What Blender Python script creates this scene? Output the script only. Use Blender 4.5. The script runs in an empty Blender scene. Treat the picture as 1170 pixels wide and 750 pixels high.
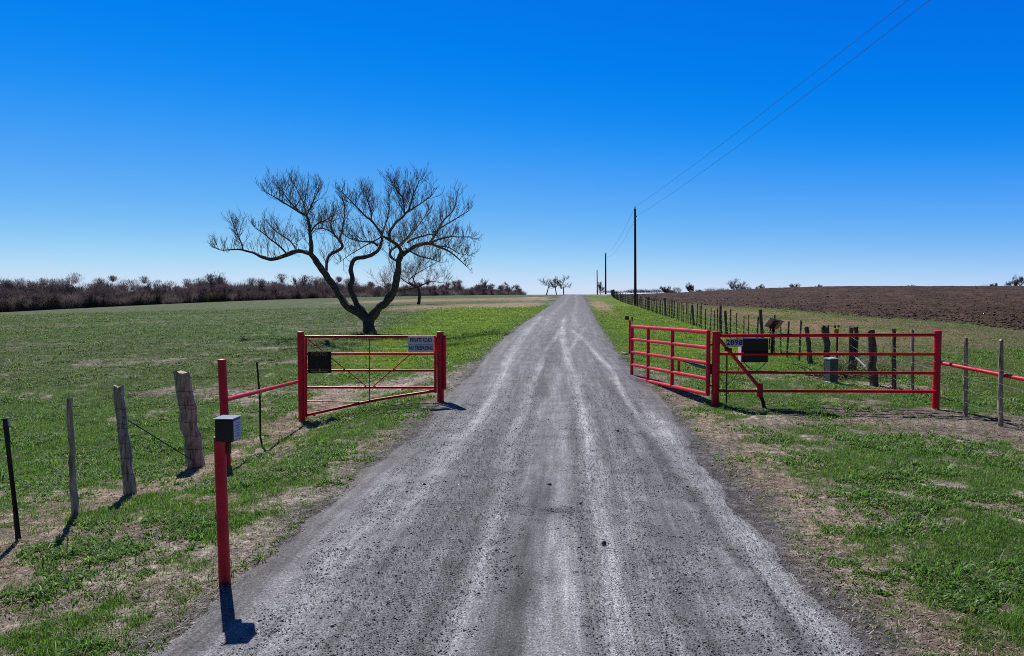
import bpy, math, random
import numpy as np
from mathutils import Vector, Matrix, noise as mnoise
R = math.radians
sc = bpy.context.scene
COL = sc.collection
rng = np.random.default_rng(7)
random.seed(11)

# ------------------------------------------------------------------ camera
PITCH = math.atan(40 / 780.0)
CAMZ = 2.4
cam = bpy.data.cameras.new('camera'); cam_o = bpy.data.objects.new('camera', cam); COL.objects.link(cam_o)
cam.lens = 24.0; cam.sensor_width = 36.0; cam.clip_end = 9000; cam.clip_start = 0.05
cam_o.location = (0, 0, CAMZ); cam_o.rotation_euler = (R(90) - PITCH, 0, 0)
sc.camera = cam_o
_f = Vector((0, math.cos(PITCH), -math.sin(PITCH))); _u = Vector((0, math.sin(PITCH), math.cos(PITCH)))
def ray(px, py):
    return _f + Vector((1, 0, 0)) * ((px - 585) / 780.0) - _u * ((py - 375) / 780.0)
def P(px, py, d):
    """surveyed point: photo position and its depth in metres"""
    return Vector((0, 0, CAMZ)) + ray(px, py) * d

# ------------------------------------------------------------------ terrain
def smooth(a, b, x):
    t = np.clip((np.asarray(x, float) - a) / (b - a), 0, 1)
    return t * t * (3 - 2 * t)
_yy = np.arange(-100, 4000, 1.0)
def _tab(pts, k):
    v = np.interp(_yy, [p[0] for p in pts], [p[1] for p in pts])
    ker = np.hanning(2 * k + 1); ker /= ker.sum()
    return np.convolve(np.pad(v, k, mode='edge'), ker, mode='valid')
_prof = _tab([(-100, 0), (15, 0.0), (25.4, .22), (34.5, .36), (48, .50), (71, .74), (106, 1.05), (150, 1.7), (172, 2.0), (195, 1.9), (260, 1.0), (420, -1.5), (4000, -6)], 6)
_road = _tab([(-100, -6.5), (0, -.25), (4.5, .06), (15, .95), (25.4, 1.5), (34.5, 2.26), (48, 3.55), (71, 5.8), (106, 9.2), (172, 15.3), (4000, 370)], 4)
def prof(y): return np.interp(y, _yy, _prof)
def rx(y): return np.interp(y, _yy, _road)
def terr(x, y):
    x = np.asarray(x, float); y = np.asarray(y, float)
    s = x - rx(y)
    z = prof(y)
    far = 1 - smooth(300, 900, np.hypot(x, y))
    sl = np.clip(-s, 0, 170)
    z = z - 0.00023 * sl ** 2 * (0.25 + .75 * far)
    z = z - 0.42 * smooth(2.7, 6.0, -s) * smooth(6, 12, y) * (1 - smooth(22, 55, y))
    sr = np.clip(s, 0, 1e9)
    z = z + 3.1 * smooth(10, 85, sr) ** .8 * smooth(60, 250, y) * (1 - smooth(280, 900, y))
    return z
def G(px, py, tmax=3000):
    r = ray(px, py); t = 2.0
    prev = t
    while t < tmax:
        p = Vector((0, 0, CAMZ)) + r * t
        if p.z <= float(terr(p.x, p.y)):
            a, b = prev, t
            for _ in range(30):
                m = (a + b) / 2; q = Vector((0, 0, CAMZ)) + r * m
                if q.z <= float(terr(q.x, q.y)): b = m
                else: a = m
            q = Vector((0, 0, CAMZ)) + r * b
            return q, b
        prev = t; t *= 1.01
    return None, None
def gz(x, y): return float(terr(x, y))

# value noise in world metres
def _hash(ix, iy, seed):
    h = (ix.astype(np.int64) * 374761393 + iy.astype(np.int64) * 668265263 + seed * 1442695041) & 0xffffffff
    h = ((h ^ (h >> 13)) * 1274126177) & 0xffffffff
    h = h ^ (h >> 16)
    return (h & 0xffffff) / float(0xffffff)
def vn(x, y, scale, seed=0):
    x = np.asarray(x, float) / scale; y = np.asarray(y, float) / scale
    ix = np.floor(x); iy = np.floor(y); fx = x - ix; fy = y - iy
    fx = fx * fx * (3 - 2 * fx); fy = fy * fy * (3 - 2 * fy)
    a = _hash(ix, iy, seed); b = _hash(ix + 1, iy, seed); c = _hash(ix, iy + 1, seed); d = _hash(ix + 1, iy + 1, seed)
    return a + (b - a) * fx + (c - a) * fy + (a - b - c + d) * fx * fy
def fbm(x, y, scale, seed=0, o=4, g=.55):
    r = 0; a = 1; t = 0
    x = np.asarray(x, float); y = np.asarray(y, float)
    ca, sa = math.cos(.6), math.sin(.6)
    for i in range(o):
        r = r + a * vn(x, y, scale, seed + i * 17); t += a; a *= g; scale *= .5
        x, y = x * ca - y * sa + 3.1, x * sa + y * ca + 1.7
    return r / t

HW = 2.25
def edge_wobble(y, side):
    return (vn(np.asarray(y), side * 50.0, 3.0, 5) - .5) * .35 + (vn(np.asarray(y), side * 50.0, .7, 6) - .5) * .22

def green_mask(x, y):
    """how much living green ground cover stands at a place, 0..1"""
    x = np.asarray(x, float); y = np.asarray(y, float)
    s = x - rx(y)
    n = fbm(x, y, 1.9, 3, 5); n2 = fbm(x, y, .42, 9, 3)
    v = (n - .5) * 1.9 + (n2 - .5) * 2.0 + (vn(x, y, .13, 14) - .5) * .7
    base = np.full_like(s, .05)
    # left verge thin, right verge lush
    base = np.where(s < 0, .40, .33)
    # strip beside the gravel is dry
    dry = 1 - smooth(.15, np.where(s < 0, 1.0, 1.75), np.abs(s) - HW)
    base = base - .75 * dry * np.where(y < 22, 1, .35)
    # fence strip on the left: bare
    fl = np.exp(-((s + 5.2 + (y - 9) * .06) / .8) ** 2) * (y < 20)
    base = base - .50 * fl
    # beyond the left fence: greener near, thin later
    base = base + np.where(s < -6.2, .22, 0) * (1 - smooth(30, 60, y)) + np.where(s < -6.5, 1, 0) * ((fbm(x * .22, y, 2.6, 400, 4) - .5) * 1.5 - .06) * smooth(10, 16, y)
    base = base + .25 * (s > 0) * (s < 8) * (y < 9) * smooth(3.2, 4.5, s)
    # bright green grass by the road further on
    bg = smooth(19, 27, y) * (1 - smooth(75, 100, y)) * smooth(-4, 1, s + 8 + (y - 35) * .12) * (s < 0)
    base = base + .95 * bg
    # pale strip just beyond the left panel
    pale = np.exp(-((y - 19.3) / 1.7) ** 2) * (s < -1.5) * smooth(-16, -10, s)
    base = base - .45 * pale
    bgr = smooth(17, 24, y) * (1 - smooth(110, 160, y)) * (1 - smooth(8.5, 11, s)) * (s > 0)
    base = base + .8 * bgr
    # tan patches
    base = base - 1.6 * tan_mask(x, y)
    base = base - .45 * smooth(10.5, 13, s) * smooth(22, 32, y)
    # bare patch on the right in front of the wire fence
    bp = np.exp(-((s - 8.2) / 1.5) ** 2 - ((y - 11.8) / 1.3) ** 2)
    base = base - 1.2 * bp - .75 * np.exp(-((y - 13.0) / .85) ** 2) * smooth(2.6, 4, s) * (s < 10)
    base = base + .5 * np.exp(-((s - 9.3) / 1.2) ** 2 - ((y - 14.5) / 1.4) ** 2)
    return np.clip(.42 + base * .8 + v * .62, 0, 1)

def tan_mask(x, y):
    x = np.asarray(x, float); y = np.asarray(y, float)
    s = x - rx(y)
    w = (fbm(x, y, 6, 21, 3) - .5) * 1.6
    a = np.exp(-((y - 88 - s * .5) / 11.0) ** 2) * smooth(-24, -14, s) * (1 - smooth(-5, -3, s))
    a2 = np.exp(-((y - 128 - s * .3) / 12.0) ** 2) * smooth(-46, -30, s) * (1 - smooth(-8, -3, s))
    b = np.exp(-((y - 88) / 34.0) ** 2) * np.exp(-((s - 3.9) / 1.3) ** 2)
    return np.clip(np.maximum(np.maximum(a, a2 * .9), b) * (1.25 + w) - .1, 0, 1)

def field_edge(y):                      # the ploughed field starts here (distance right of the road)
    return np.interp(y, [0, 45, 69, 89, 115, 400], [26.0, 25.6, 21.5, 16.5, 12.5, 12.5]) + (vn(y, 7.0, 9.0, 31) - .5) * 3.0

def micro(x, y):
    s = np.abs(x - rx(y))
    k = smooth(HW + .15, HW + 1.2, s)
    near = 1 - smooth(60, 200, y)
    z = (fbm(x, y, 1.3, 40, 4) - .5) * .10 + (vn(x, y, .16, 44) - .5) * .03 * (1 - smooth(15, 40, y))
    sr = x - rx(y)
    pl = smooth(0, 1.5, sr - field_edge(y))
    z = z + pl * ((fbm(x, y, 1.1, 60, 3) - .5) * .40 + .085 * np.sin((sr) * 2 * math.pi / 1.1)) * (1 - smooth(120, 300, y))
    lf = smooth(7, 12, -sr)
    z = z + lf * (fbm(x, y, .9, 63, 3) - .5) * .14 * near
    return z * k

def mixc(a, b, t): return a + (b - a) * t[..., None]
C = lambda r, g, b: np.array([r, g, b])
def ground_col(x, y):
    s = x - rx(y)
    n1 = fbm(x, y, 3.0, 101, 4); n2 = fbm(x, y, .5, 111, 3); n3 = fbm(x, y, 14, 121, 3)
    soil = C(.18, .145, .125); straw = C(.39, .345, .30)
    c = mixc(soil[None, :] * np.ones(x.shape + (1,)), straw, np.clip(.35 + (n1 - .5) * 1.8 + (n2 - .5) * 1.6, 0, 1))
    pink = np.exp(-((s + 5.2 + (y - 9) * .06) / 1.0) ** 2) * (y < 20) * .6
    pink = pink + .7 * np.exp(-((s - HW - .75) / .45) ** 2) * (y < 16) * n1 * 1.4
    c = mixc(c, C(.29, .205, .165), np.clip(pink, 0, 1))
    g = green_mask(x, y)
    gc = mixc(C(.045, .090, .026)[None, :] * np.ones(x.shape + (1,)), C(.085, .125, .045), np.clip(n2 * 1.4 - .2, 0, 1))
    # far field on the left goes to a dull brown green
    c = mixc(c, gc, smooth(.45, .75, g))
    lf = smooth(7, 12, -s) * smooth(16, 30, y)
    dull = mixc(C(.078, .080, .050)[None, :] * np.ones(x.shape + (1,)), C(.055, .110, .035), np.clip((fbm(x, y * 1.0, 9, 140, 4) - .35) * 2.4, 0, 1))
    dull = mixc(dull, C(.22, .21, .17), np.clip((n2 - .58) * 4, 0, 1) * .6)
    dull = dull * (.75 + .5 * n3)[..., None]
    dull = mixc(dull, C(.075, .105, .035) * np.ones(x.shape + (1,)), smooth(60, 90, y) * .6)
    c = mixc(c, dull, lf * (1 - smooth(-17, -9, s) * smooth(20, 30, y) * (1 - smooth(75, 100, y))) * .9)
    bg = smooth(19, 27, y) * (1 - smooth(70, 105, y)) * smooth(-4, 1, s + 8 + (y - 35) * .12) * (s < 0)
    bgr = smooth(17, 24, y) * (1 - smooth(120, 170, y)) * (1 - smooth(8.0, 9.5, s)) * (s > 0)
    br = mixc(C(.080, .165, .011)[None, :] * np.ones(x.shape + (1,)), C(.17, .24, .014), np.clip(n1 * 2.2 - .7, 0, 1))
    c = mixc(c, br, np.clip((bg + bgr) * .8 * (1 - .9 * tan_mask(x, y)), 0, 1) * smooth(HW, HW + 1.2 + y * .004, np.abs(s)))
    c = mixc(c, C(.27, .205, .125), np.clip(tan_mask(x, y) * 1.2, 0, 1) * .9)
    # rough verge between the wire fence and the ploughed field
    vr = smooth(8.5, 10, s)
    rough = mixc(C(.10, .085, .045)[None, :] * np.ones(x.shape + (1,)), C(.07, .10, .025), np.clip((fbm(x, y, 4, 150, 4) - .35) * 3, 0, 1))
    rough = mixc(rough, C(.24, .155, .085), np.clip(np.exp(-((s - 15.5 - (y - 38) * .04) / 4.5) ** 2) * smooth(24, 34, y) * (1 - smooth(60, 80, y)) * (fbm(x, y, 5, 155, 3) * 2.4 - .3), 0, 1))
    c = mixc(c, rough, vr)
    pl = smooth(0, 1.2, s - field_edge(y))
    brown = mixc(C(.036, .022, .016)[None, :] * np.ones(x.shape + (1,)), C(.090, .056, .040), np.clip((fbm(x, y, 1.6, 160, 5) - .35) * 3, 0, 1))
    c = mixc(c, brown, pl)
    # gravel spill beside the road
    sp = 1 - smooth(0, .55, np.abs(s) - HW - (n2 - .4) * .9)
    c = mixc(c, C(.13, .125, .128), sp)
    farf = smooth(250, 700, np.hypot(x, y))
    c = mixc(c, C(.06, .06, .04), farf * .8)
    return c

# ------------------------------------------------------------------ node helpers
def new_mat(name):
    m = bpy.data.materials.new(name); m.use_nodes = True
    nt = m.node_tree; b = nt.nodes['Principled BSDF']; b.inputs['Specular IOR Level'].default_value = .3
    return m, nt, b
def N(nt, typ, **kw):
    n = nt.nodes.new(typ)
    for k, v in kw.items():
        if k in n.inputs: n.inputs[k].default_value = v
        else: setattr(n, k, v)
    return n
def ramp(nt, fac, stops):
    r = nt.nodes.new('ShaderNodeValToRGB'); e = r.color_ramp.elements
    while len(e) < len(stops): e.new(.5)
    for el, (p, c) in zip(e, stops):
        el.position = p; el.color = (c[0], c[1], c[2], 1) if hasattr(c, '__len__') else (c, c, c, 1)
    nt.links.new(fac, r.inputs[0]); return r.outputs[0]
def mul(nt, a, b, mode='MULTIPLY', fac=1.0):
    m = nt.nodes.new('ShaderNodeMix'); m.data_type = 'RGBA'; m.blend_type = mode
    m.inputs[0].default_value = fac
    nt.links.new(a, m.inputs[6]); nt.links.new(b, m.inputs[7]); return m.outputs[2]

def mat_ground():
    m, nt, b = new_mat('field_ground'); L = nt.links.new
    at = N(nt, 'ShaderNodeAttribute', attribute_name='Col')
    geo = N(nt, 'ShaderNodeNewGeometry')
    n1 = N(nt, 'ShaderNodeTexNoise', Scale=9.0, Detail=9.0, Roughness=.72); L(geo.outputs['Position'], n1.inputs['Vector'])
    n2 = N(nt, 'ShaderNodeTexNoise', Scale=1.1, Detail=8.0, Roughness=.75); L(geo.outputs['Position'], n2.inputs['Vector'])
    c = mul(nt, at.outputs['Color'], ramp(nt, n1.outputs[0], [(.3, .35), (.5, .95), (.68, 2.3)]))
    c = mul(nt, c, ramp(nt, n2.outputs[0], [(.34, .6), (.5, 1.0), (.66, 1.5)]))
    L(c, b.inputs['Base Color']); b.inputs['Roughness'].default_value = .95
    b.inputs['Specular IOR Level'].default_value = .15
    a = N(nt, 'ShaderNodeMath', operation='ADD'); L(n1.outputs[0], a.inputs[0]); L(n2.outputs[0], a.inputs[1])
    bp = N(nt, 'ShaderNodeBump', Strength=.9, Distance=.06); L(a.outputs[0], bp.inputs['Height']); L(bp.outputs[0], b.inputs['Normal'])
    return m

def mat_road():
    m, nt, b = new_mat('gravel'); L = nt.links.new
    uv = N(nt, 'ShaderNodeUVMap', uv_map='UVMap')
    geo = N(nt, 'ShaderNodeNewGeometry')
    at = N(nt, 'ShaderNodeAttribute', attribute_name='Col')
    # stretched along the direction of travel
    mp = N(nt, 'ShaderNodeMapping'); mp.inputs['Scale'].default_value = (1, .05, 1); L(uv.outputs[0], mp.inputs['Vector'])
    st = N(nt, 'ShaderNodeTexNoise', Scale=6.0, Detail=6.0, Roughness=.62); L(mp.outputs[0], st.inputs['Vector'])
    n1 = N(nt, 'ShaderNodeTexNoise', Scale=60.0, Detail=5.0, Roughness=.85); L(geo.outputs['Position'], n1.inputs['Vector'])
    n2 = N(nt, 'ShaderNodeTexNoise', Scale=2.2, Detail=7.0, Roughness=.7); L(geo.outputs['Position'], n2.inputs['Vector'])
    vo = N(nt, 'ShaderNodeTexVoronoi', Scale=100.0); L(geo.outputs['Position'], vo.inputs['Vector'])
    c = mul(nt, at.outputs['Color'], ramp(nt, st.outputs[0], [(.32, .74), (.5, 1.0), (.68, 1.32)]))
    st2 = N(nt, 'ShaderNodeTexNoise', Scale=19.0, Detail=4.0, Roughness=.6); L(mp.outputs[0], st2.inputs['Vector'])
    c = mul(nt, c, ramp(nt, st2.outputs[0], [(.35, .82), (.5, 1.0), (.65, 1.2)]))
    c = mul(nt, c, ramp(nt, n1.outputs[0], [(.36, .45), (.5, 1.0), (.63, 1.75)]))
    c = mul(nt, c, ramp(nt, n2.outputs[0], [(.34, .75), (.5, 1.0), (.66, 1.25)]))
    sx = N(nt, 'ShaderNodeSeparateColor'); L(vo.outputs['Color'], sx.inputs[0])
    c = mul(nt, c, ramp(nt, sx.outputs[0], [(0.02, .4), (.12, .85), (.5, 1.0), (.88, 1.1), (.97, 1.6)]))
    L(c, b.inputs['Base Color']); b.inputs['Roughness'].default_value = .8
    a = N(nt, 'ShaderNodeMath', operation='MULTIPLY_ADD'); L(vo.outputs['Distance'], a.inputs[0]); a.inputs[1].default_value = -.6; L(n1.outputs[0], a.inputs[2])
    bp = N(nt, 'ShaderNodeBump', Strength=.55, Distance=.015); L(a.outputs[0], bp.inputs['Height']); L(bp.outputs[0], b.inputs['Normal'])
    return m

def mat_leafy(name, trans=.35, rough=.6, tint=(1.5, 1.8, .8, 1)):
    m, nt, b = new_mat(name); L = nt.links.new
    at = N(nt, 'ShaderNodeAttribute', attribute_name='Col')
    L(at.outputs['Color'], b.inputs['Base Color']); b.inputs['Roughness'].default_value = rough
    if trans:
        tr = N(nt, 'ShaderNodeBsdfTranslucent'); mx = N(nt, 'ShaderNodeMixShader'); mx.inputs[0].default_value = trans
        g = N(nt, 'ShaderNodeMix', data_type='RGBA', blend_type='MULTIPLY'); g.inputs[0].default_value = 1
        L(at.outputs['Color'], g.inputs[6]); g.inputs[7].default_value = tint
        L(g.outputs[2], tr.inputs['Color'])
        L(b.outputs[0], mx.inputs[1]); L(tr.outputs[0], mx.inputs[2])
        L(mx.outputs[0], nt.nodes['Material Output'].inputs['Surface'])
    return m

def mat_simple(name, col, rough=.6, var=.25, scale=8.0, metal=0, spec=.3, col2=None, bump=0, stretch=None):
    m, nt, b = new_mat(name); L = nt.links.new
    tc = N(nt, 'ShaderNodeTexCoord'); v = tc.outputs['Object']
    if stretch:
        mp = N(nt, 'ShaderNodeMapping'); mp.inputs['Scale'].default_value = stretch; L(v, mp.inputs['Vector']); v = mp.outputs[0]
    n = N(nt, 'ShaderNodeTexNoise', Scale=scale, Detail=7.0, Roughness=.65); L(v, n.inputs['Vector'])
    c1 = [max(0, x * (1 - var)) for x in col]; c2 = [x * (1 + var) for x in (col2 or col)]
    L(ramp(nt, n.outputs[0], [(.32, c1), (.68, c2)]), b.inputs['Base Color'])
    b.inputs['Roughness'].default_value = rough; b.inputs['Metallic'].default_value = metal; b.inputs['Specular IOR Level'].default_value = spec
    if bump:
        bp = N(nt, 'ShaderNodeBump', Strength=.8, Distance=bump); L(n.outputs[0], bp.inputs['Height']); L(bp.outputs[0], b.inputs['Normal'])
    return m
def mat_red():
    m, nt, b = new_mat('red_paint'); L = nt.links.new
    tc = N(nt, 'ShaderNodeTexCoord')
    n = N(nt, 'ShaderNodeTexNoise', Scale=3.0, Detail=8.0, Roughness=.7); L(tc.outputs['Object'], n.inputs['Vector'])
    n2 = N(nt, 'ShaderNodeTexNoise', Scale=34.0, Detail=6.0, Roughness=.7); L(tc.outputs['Object'], n2.inputs['Vector'])
    base = ramp(nt, n.outputs[0], [(.28, (.42, .007, .018)), (.5, (.70, .008, .036)), (.72, (.80, .040, .070))])
    chips = ramp(nt, n2.outputs[0], [(.69, 0.0), (.75, 1.0)])
    mx = N(nt, 'ShaderNodeMix', data_type='RGBA'); L(chips, mx.inputs[0]); L(base, mx.inputs[6]); mx.inputs[7].default_value = (.16, .05, .035, 1)
    L(mx.outputs[2], b.inputs['Base Color']); L(ramp(nt, n.outputs[0], [(.3, .33), (.7, .55)]), b.inputs['Roughness'])
    b.inputs['Specular IOR Level'].default_value = .35
    bp = N(nt, 'ShaderNodeBump', Strength=.3, Distance=.003); L(n2.outputs[0], bp.inputs['Height']); L(bp.outputs[0], b.inputs['Normal'])
    return m
M = {}
M['ground'] = mat_ground(); M['road'] = mat_road()
M['grass'] = mat_leafy('grass_blades', .4, .5); M['straw'] = mat_leafy('dead_straw', .25, .8, (1.2, 1.15, 1.0, 1)); M['brushmass'] = mat_leafy('brush_strands', .35, .9, (1.2, 1.05, 1.15, 1)); M['stone'] = mat_leafy('loose_stone', 0, .8)
M['red'] = mat_red()
M['wood'] = mat_simple('weathered_wood', (.24, .18, .13), .9, .5, 5, stretch=(6, 6, .7), col2=(.46, .385, .31), bump=.02)
M['darkwood'] = mat_simple('dark_wood', (.06, .046, .036), .9, .5, 5, stretch=(6, 6, .7), col2=(.15, .12, .095), bump=.02)
M['polewood'] = mat_simple('pole_wood', (.07, .045, .03), .85, .4, 4, stretch=(5, 5, .3))
M['steel'] = mat_simple('rusted_steel', (.035, .028, .022), .7, .4, 12)
M['wire'] = mat_simple('wire_metal', (.34, .33, .33), .45, .3, 10, metal=.3)
M['black'] = mat_simple('black_enamel', (.012, .012, .014), .5, .3, 10)
M['blacktop'] = mat_simple('black_plastic', (.009, .009, .010), .45, .3, 10, spec=.5)
M['white'] = mat_simple('white_paint', (.62, .64, .66), .5, .12, 9)
M['signwhite'] = mat_simple('sign_white', (.74, .78, .84), .45, .10, 9)
M['navy'] = mat_simple('navy_lettering', (.012, .02, .10), .5, .1, 9)
M['gold'] = mat_simple('gold_lettering', (.28, .23, .08), .5, .1, 9)
M['yellow'] = mat_simple('yellow_mark', (.55, .50, .05), .5, .1, 9)
M['panelwhite'] = mat_simple('panel_white', (.50, .55, .66), .5, .1, 9)
M['marking'] = mat_simple('grey_marking', (.25, .28, .36), .5, .1, 9)
M['alu'] = mat_simple('aluminium', (.5, .5, .52), .35, .15, 10, metal=.8)
M['solar'] = mat_simple('solar_cell_blue', (.02, .07, .30), .2, .2, 10, spec=.6)
M['backing'] = mat_simple('pale_backing', (.34, .30, .26), .6, .2, 10)
M['greenbox'] = mat_simple('grey_green_plastic', (.10, .14, .12), .55, .2, 6)
M['orange'] = mat_simple('orange_marker', (.62, .25, .02), .6, .25, 9)
M['rust'] = mat_simple('rust', (.13, .045, .02), .9, .4, 20)
M['bark'] = mat_simple('dark_bark', (.040, .032, .029), .95, .5, 9, col2=(.15, .122, .108), bump=.05)
M['twig'] = mat_simple('twig_bark', (.095, .072, .068), .9, .3, 3, col2=(.16, .125, .115))
M['fartwig'] = mat_simple('far_twigs', (.085, .07, .072), .95, .35, .5, col2=(.12, .095, .10))
M['brush'] = mat_simple('bare_brush', (.12, .095, .10), .95, .4, .12, col2=(.17, .14, .145))
M['rock'] = mat_simple('dark_rock', (.05, .045, .045), .9, .4, 12)

# ------------------------------------------------------------------ mesh helpers
def np_mesh(name, V, F, mat, col=None, k=None, uv=None, smooth_=False):
    """V (n,3), F (m,k) same-size faces"""
    V = np.asarray(V, np.float32); F = np.asarray(F, np.int32); k = F.shape[1]
    me = bpy.data.meshes.new(name)
    me.vertices.add(len(V)); me.vertices.foreach_set('co', V.ravel())
    me.loops.add(F.size); me.loops.foreach_set('vertex_index', F.ravel())
    me.polygons.add(len(F)); me.polygons.foreach_set('loop_start', np.arange(0, F.size, k, dtype=np.int32))
    me.polygons.foreach_set('loop_total', np.full(len(F), k, np.int32))
    if smooth_: me.polygons.foreach_set('use_smooth', np.ones(len(F), bool))
    me.update(calc_edges=True)
    if col is not None:
        a = me.color_attributes.new('Col', 'FLOAT_COLOR', 'POINT')
        c4 = np.ones((len(V), 4), np.float32); c4[:, :3] = col
        a.data.foreach_set('color', c4.ravel())
    if uv is not None:
        u = me.uv_layers.new(name='UVMap'); u.data.foreach_set('uv', np.asarray(uv, np.float32)[F.ravel()].ravel())
    me.materials.append(mat)
    o = bpy.data.objects.new(name, me); COL.objects.link(o)
    return o
def tag(o, label=None, cat=None, group=None, kind=None):
    if label: o['label'] = label
    if cat: o['category'] = cat
    if group: o['group'] = group
    if kind: o['kind'] = kind
    return o
def empty(name, loc, label, cat, group=None, rz=0):
    o = bpy.data.objects.new(name, None); COL.objects.link(o); o.location = loc; o.rotation_euler = (0, 0, rz)
    o.empty_display_size = .2
    return tag(o, label, cat, group)

class MB:
    """collects shapes in world metres; build() links them as one mesh"""
    def __init__(s): s.v = []; s.f = []
    def add(s, vs, fs):
        o = len(s.v); s.v += [tuple(v) for v in vs]; s.f += [tuple(i + o for i in f) for f in fs]; return s
    def box(s, c, d, rot=None, bev=0):
        x, y, z = [q / 2 for q in d]
        vs = [Vector((i * x, j * y, k * z)) for i in (-1, 1) for j in (-1, 1) for k in (-1, 1)]
        fs = [(0, 1, 3, 2), (4, 6, 7, 5), (0, 4, 5, 1), (2, 3, 7, 6), (0, 2, 6, 4), (1, 5, 7, 3)]
        if rot is not None: vs = [rot @ v for v in vs]
        return s.add([Vector(c) + v for v in vs], fs)
    def tube(s, pts, rad, n=8, cap=True, noise=0, seed=0, flat=None):
        pts = [Vector(p) for p in pts]
        if not hasattr(rad, '__len__'): rad = [rad] * len(pts)
        vs = []; fs = []
        t0 = (pts[1] - pts[0]).normalized()
        a = t0.orthogonal().normalized()
        for i, p in enumerate(pts):
            t = (pts[min(i + 1, len(pts) - 1)] - pts[max(i - 1, 0)]).normalized()
            a = (a - t * a.dot(t)); a = a.normalized() if a.length > 1e-6 else t.orthogonal().normalized()
            b = t.cross(a)
            for j in range(n):
                an = 2 * math.pi * j / n
                r = rad[i]
                if noise: r *= 1 + noise * mnoise.noise(Vector((math.cos(an) * 1.3 + seed, math.sin(an) * 1.3, p.z * 1.6 + i * .35 + seed)))
                vs.append(p + (a * math.cos(an) + b * math.sin(an)) * r)
        for i in range(len(pts) - 1):
            for j in range(n):
                k = (j + 1) % n
                fs.append((i * n + j, i * n + k, (i + 1) * n + k, (i + 1) * n + j))
        if cap:
            fs.append(tuple(range(n - 1, -1, -1))); fs.append(tuple((len(pts) - 1) * n + j for j in range(n)))
        return s.add(vs, fs)
    def build(s, name, mat, parent=None, smooth_=True, bev=0):
        org = Vector((0, 0, 0))
        if parent is not None: mw = parent_world(parent)
        else:
            xs = [v[0] for v in s.v]; ys = [v[1] for v in s.v]; zs = [v[2] for v in s.v]
            org = Vector(((min(xs) + max(xs)) / 2, (min(ys) + max(ys)) / 2, min(zs))); mw = Matrix.Translation(org)
        inv = mw.inverted()
        me = bpy.data.meshes.new(name); me.from_pydata([inv @ Vector(v) for v in s.v], [], s.f)
        me.materials.append(mat)
        if smooth_:
            me.polygons.foreach_set('use_smooth', [True] * len(me.polygons))
            me.set_sharp_from_angle(angle=R(40))
        o = bpy.data.objects.new(name, me); COL.objects.link(o)
        if parent is not None: o.parent = parent
        else: o.location = org
        if bev:
            md = o.modifiers.new('bevel', 'BEVEL'); md.width = bev; md.segments = 2; md.limit_method = 'ANGLE'
        return o
def parent_world(p):
    m = Matrix.Identity(4); q = p
    ms = []
    while q is not None:
        ms.append(q.matrix_basis.copy() if q.matrix_basis else Matrix.Identity(4)); q = q.parent
    for k in reversed(ms): m = m @ k
    return m
def text_part(txt, name, size, xf, mat, parent, depth=.002, bold=.0, width=None):
    """flat lettering; xf maps its local XY plane into the world"""
    cu = bpy.data.curves.new('t', 'FONT'); cu.body = txt; cu.size = size; cu.align_x = 'CENTER'; cu.align_y = 'CENTER'
    cu.extrude = depth; cu.offset = bold * size; cu.resolution_u = 3
    to = bpy.data.objects.new('t', cu); COL.objects.link(to)
    bpy.context.view_layer.update()
    dg = bpy.context.evaluated_depsgraph_get()
    me = bpy.data.meshes.new_from_object(to.evaluated_get(dg)); bpy.data.objects.remove(to)
    if width:
        xs = [v.co.x for v in me.vertices]; w = max(xs) - min(xs); k = width / w
        for v in me.vertices: v.co.x *= k
    me.materials.clear(); me.materials.append(mat)
    me.transform(parent_world(parent).inverted() @ xf)
    me.name = name
    o = bpy.data.objects.new(name, me); COL.objects.link(o); o.parent = parent
    return o

# ------------------------------------------------------------------ ground
def make_ground():
    ys = [-60, -40, -25, -15, -8, -4, -1, 1.0]
    y = 2.0
    while y < 3600:
        ys.append(y); y += max(.055, .0115 * y)
    ys = np.array(ys)
    nc = 440
    t = np.linspace(-1, 1, nc); t = t * (.62 + .38 * np.abs(t) ** 3)
    w = 1.62 * np.abs(ys) + 9
    Y = np.repeat(ys[:, None], nc, 1); X = t[None, :] * w[:, None] + (0.02 * Y)
    Z = terr(X, Y) + micro(X, Y)
    S = np.abs(X - rx(Y))
    c = ground_col(X, Y)
    V = np.stack([X, Y, Z], -1).reshape(-1, 3)
    i = np.arange(len(ys) - 1)[:, None] * nc + np.arange(nc - 1)[None, :]
    F = np.stack([i, i + 1, i + nc + 1, i + nc], -1).reshape(-1, 4)
    o = np_mesh('ground', V, F, M['ground'], c.reshape(-1, 3), smooth_=True)
    tag(o, kind='structure')
make_ground()

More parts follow.
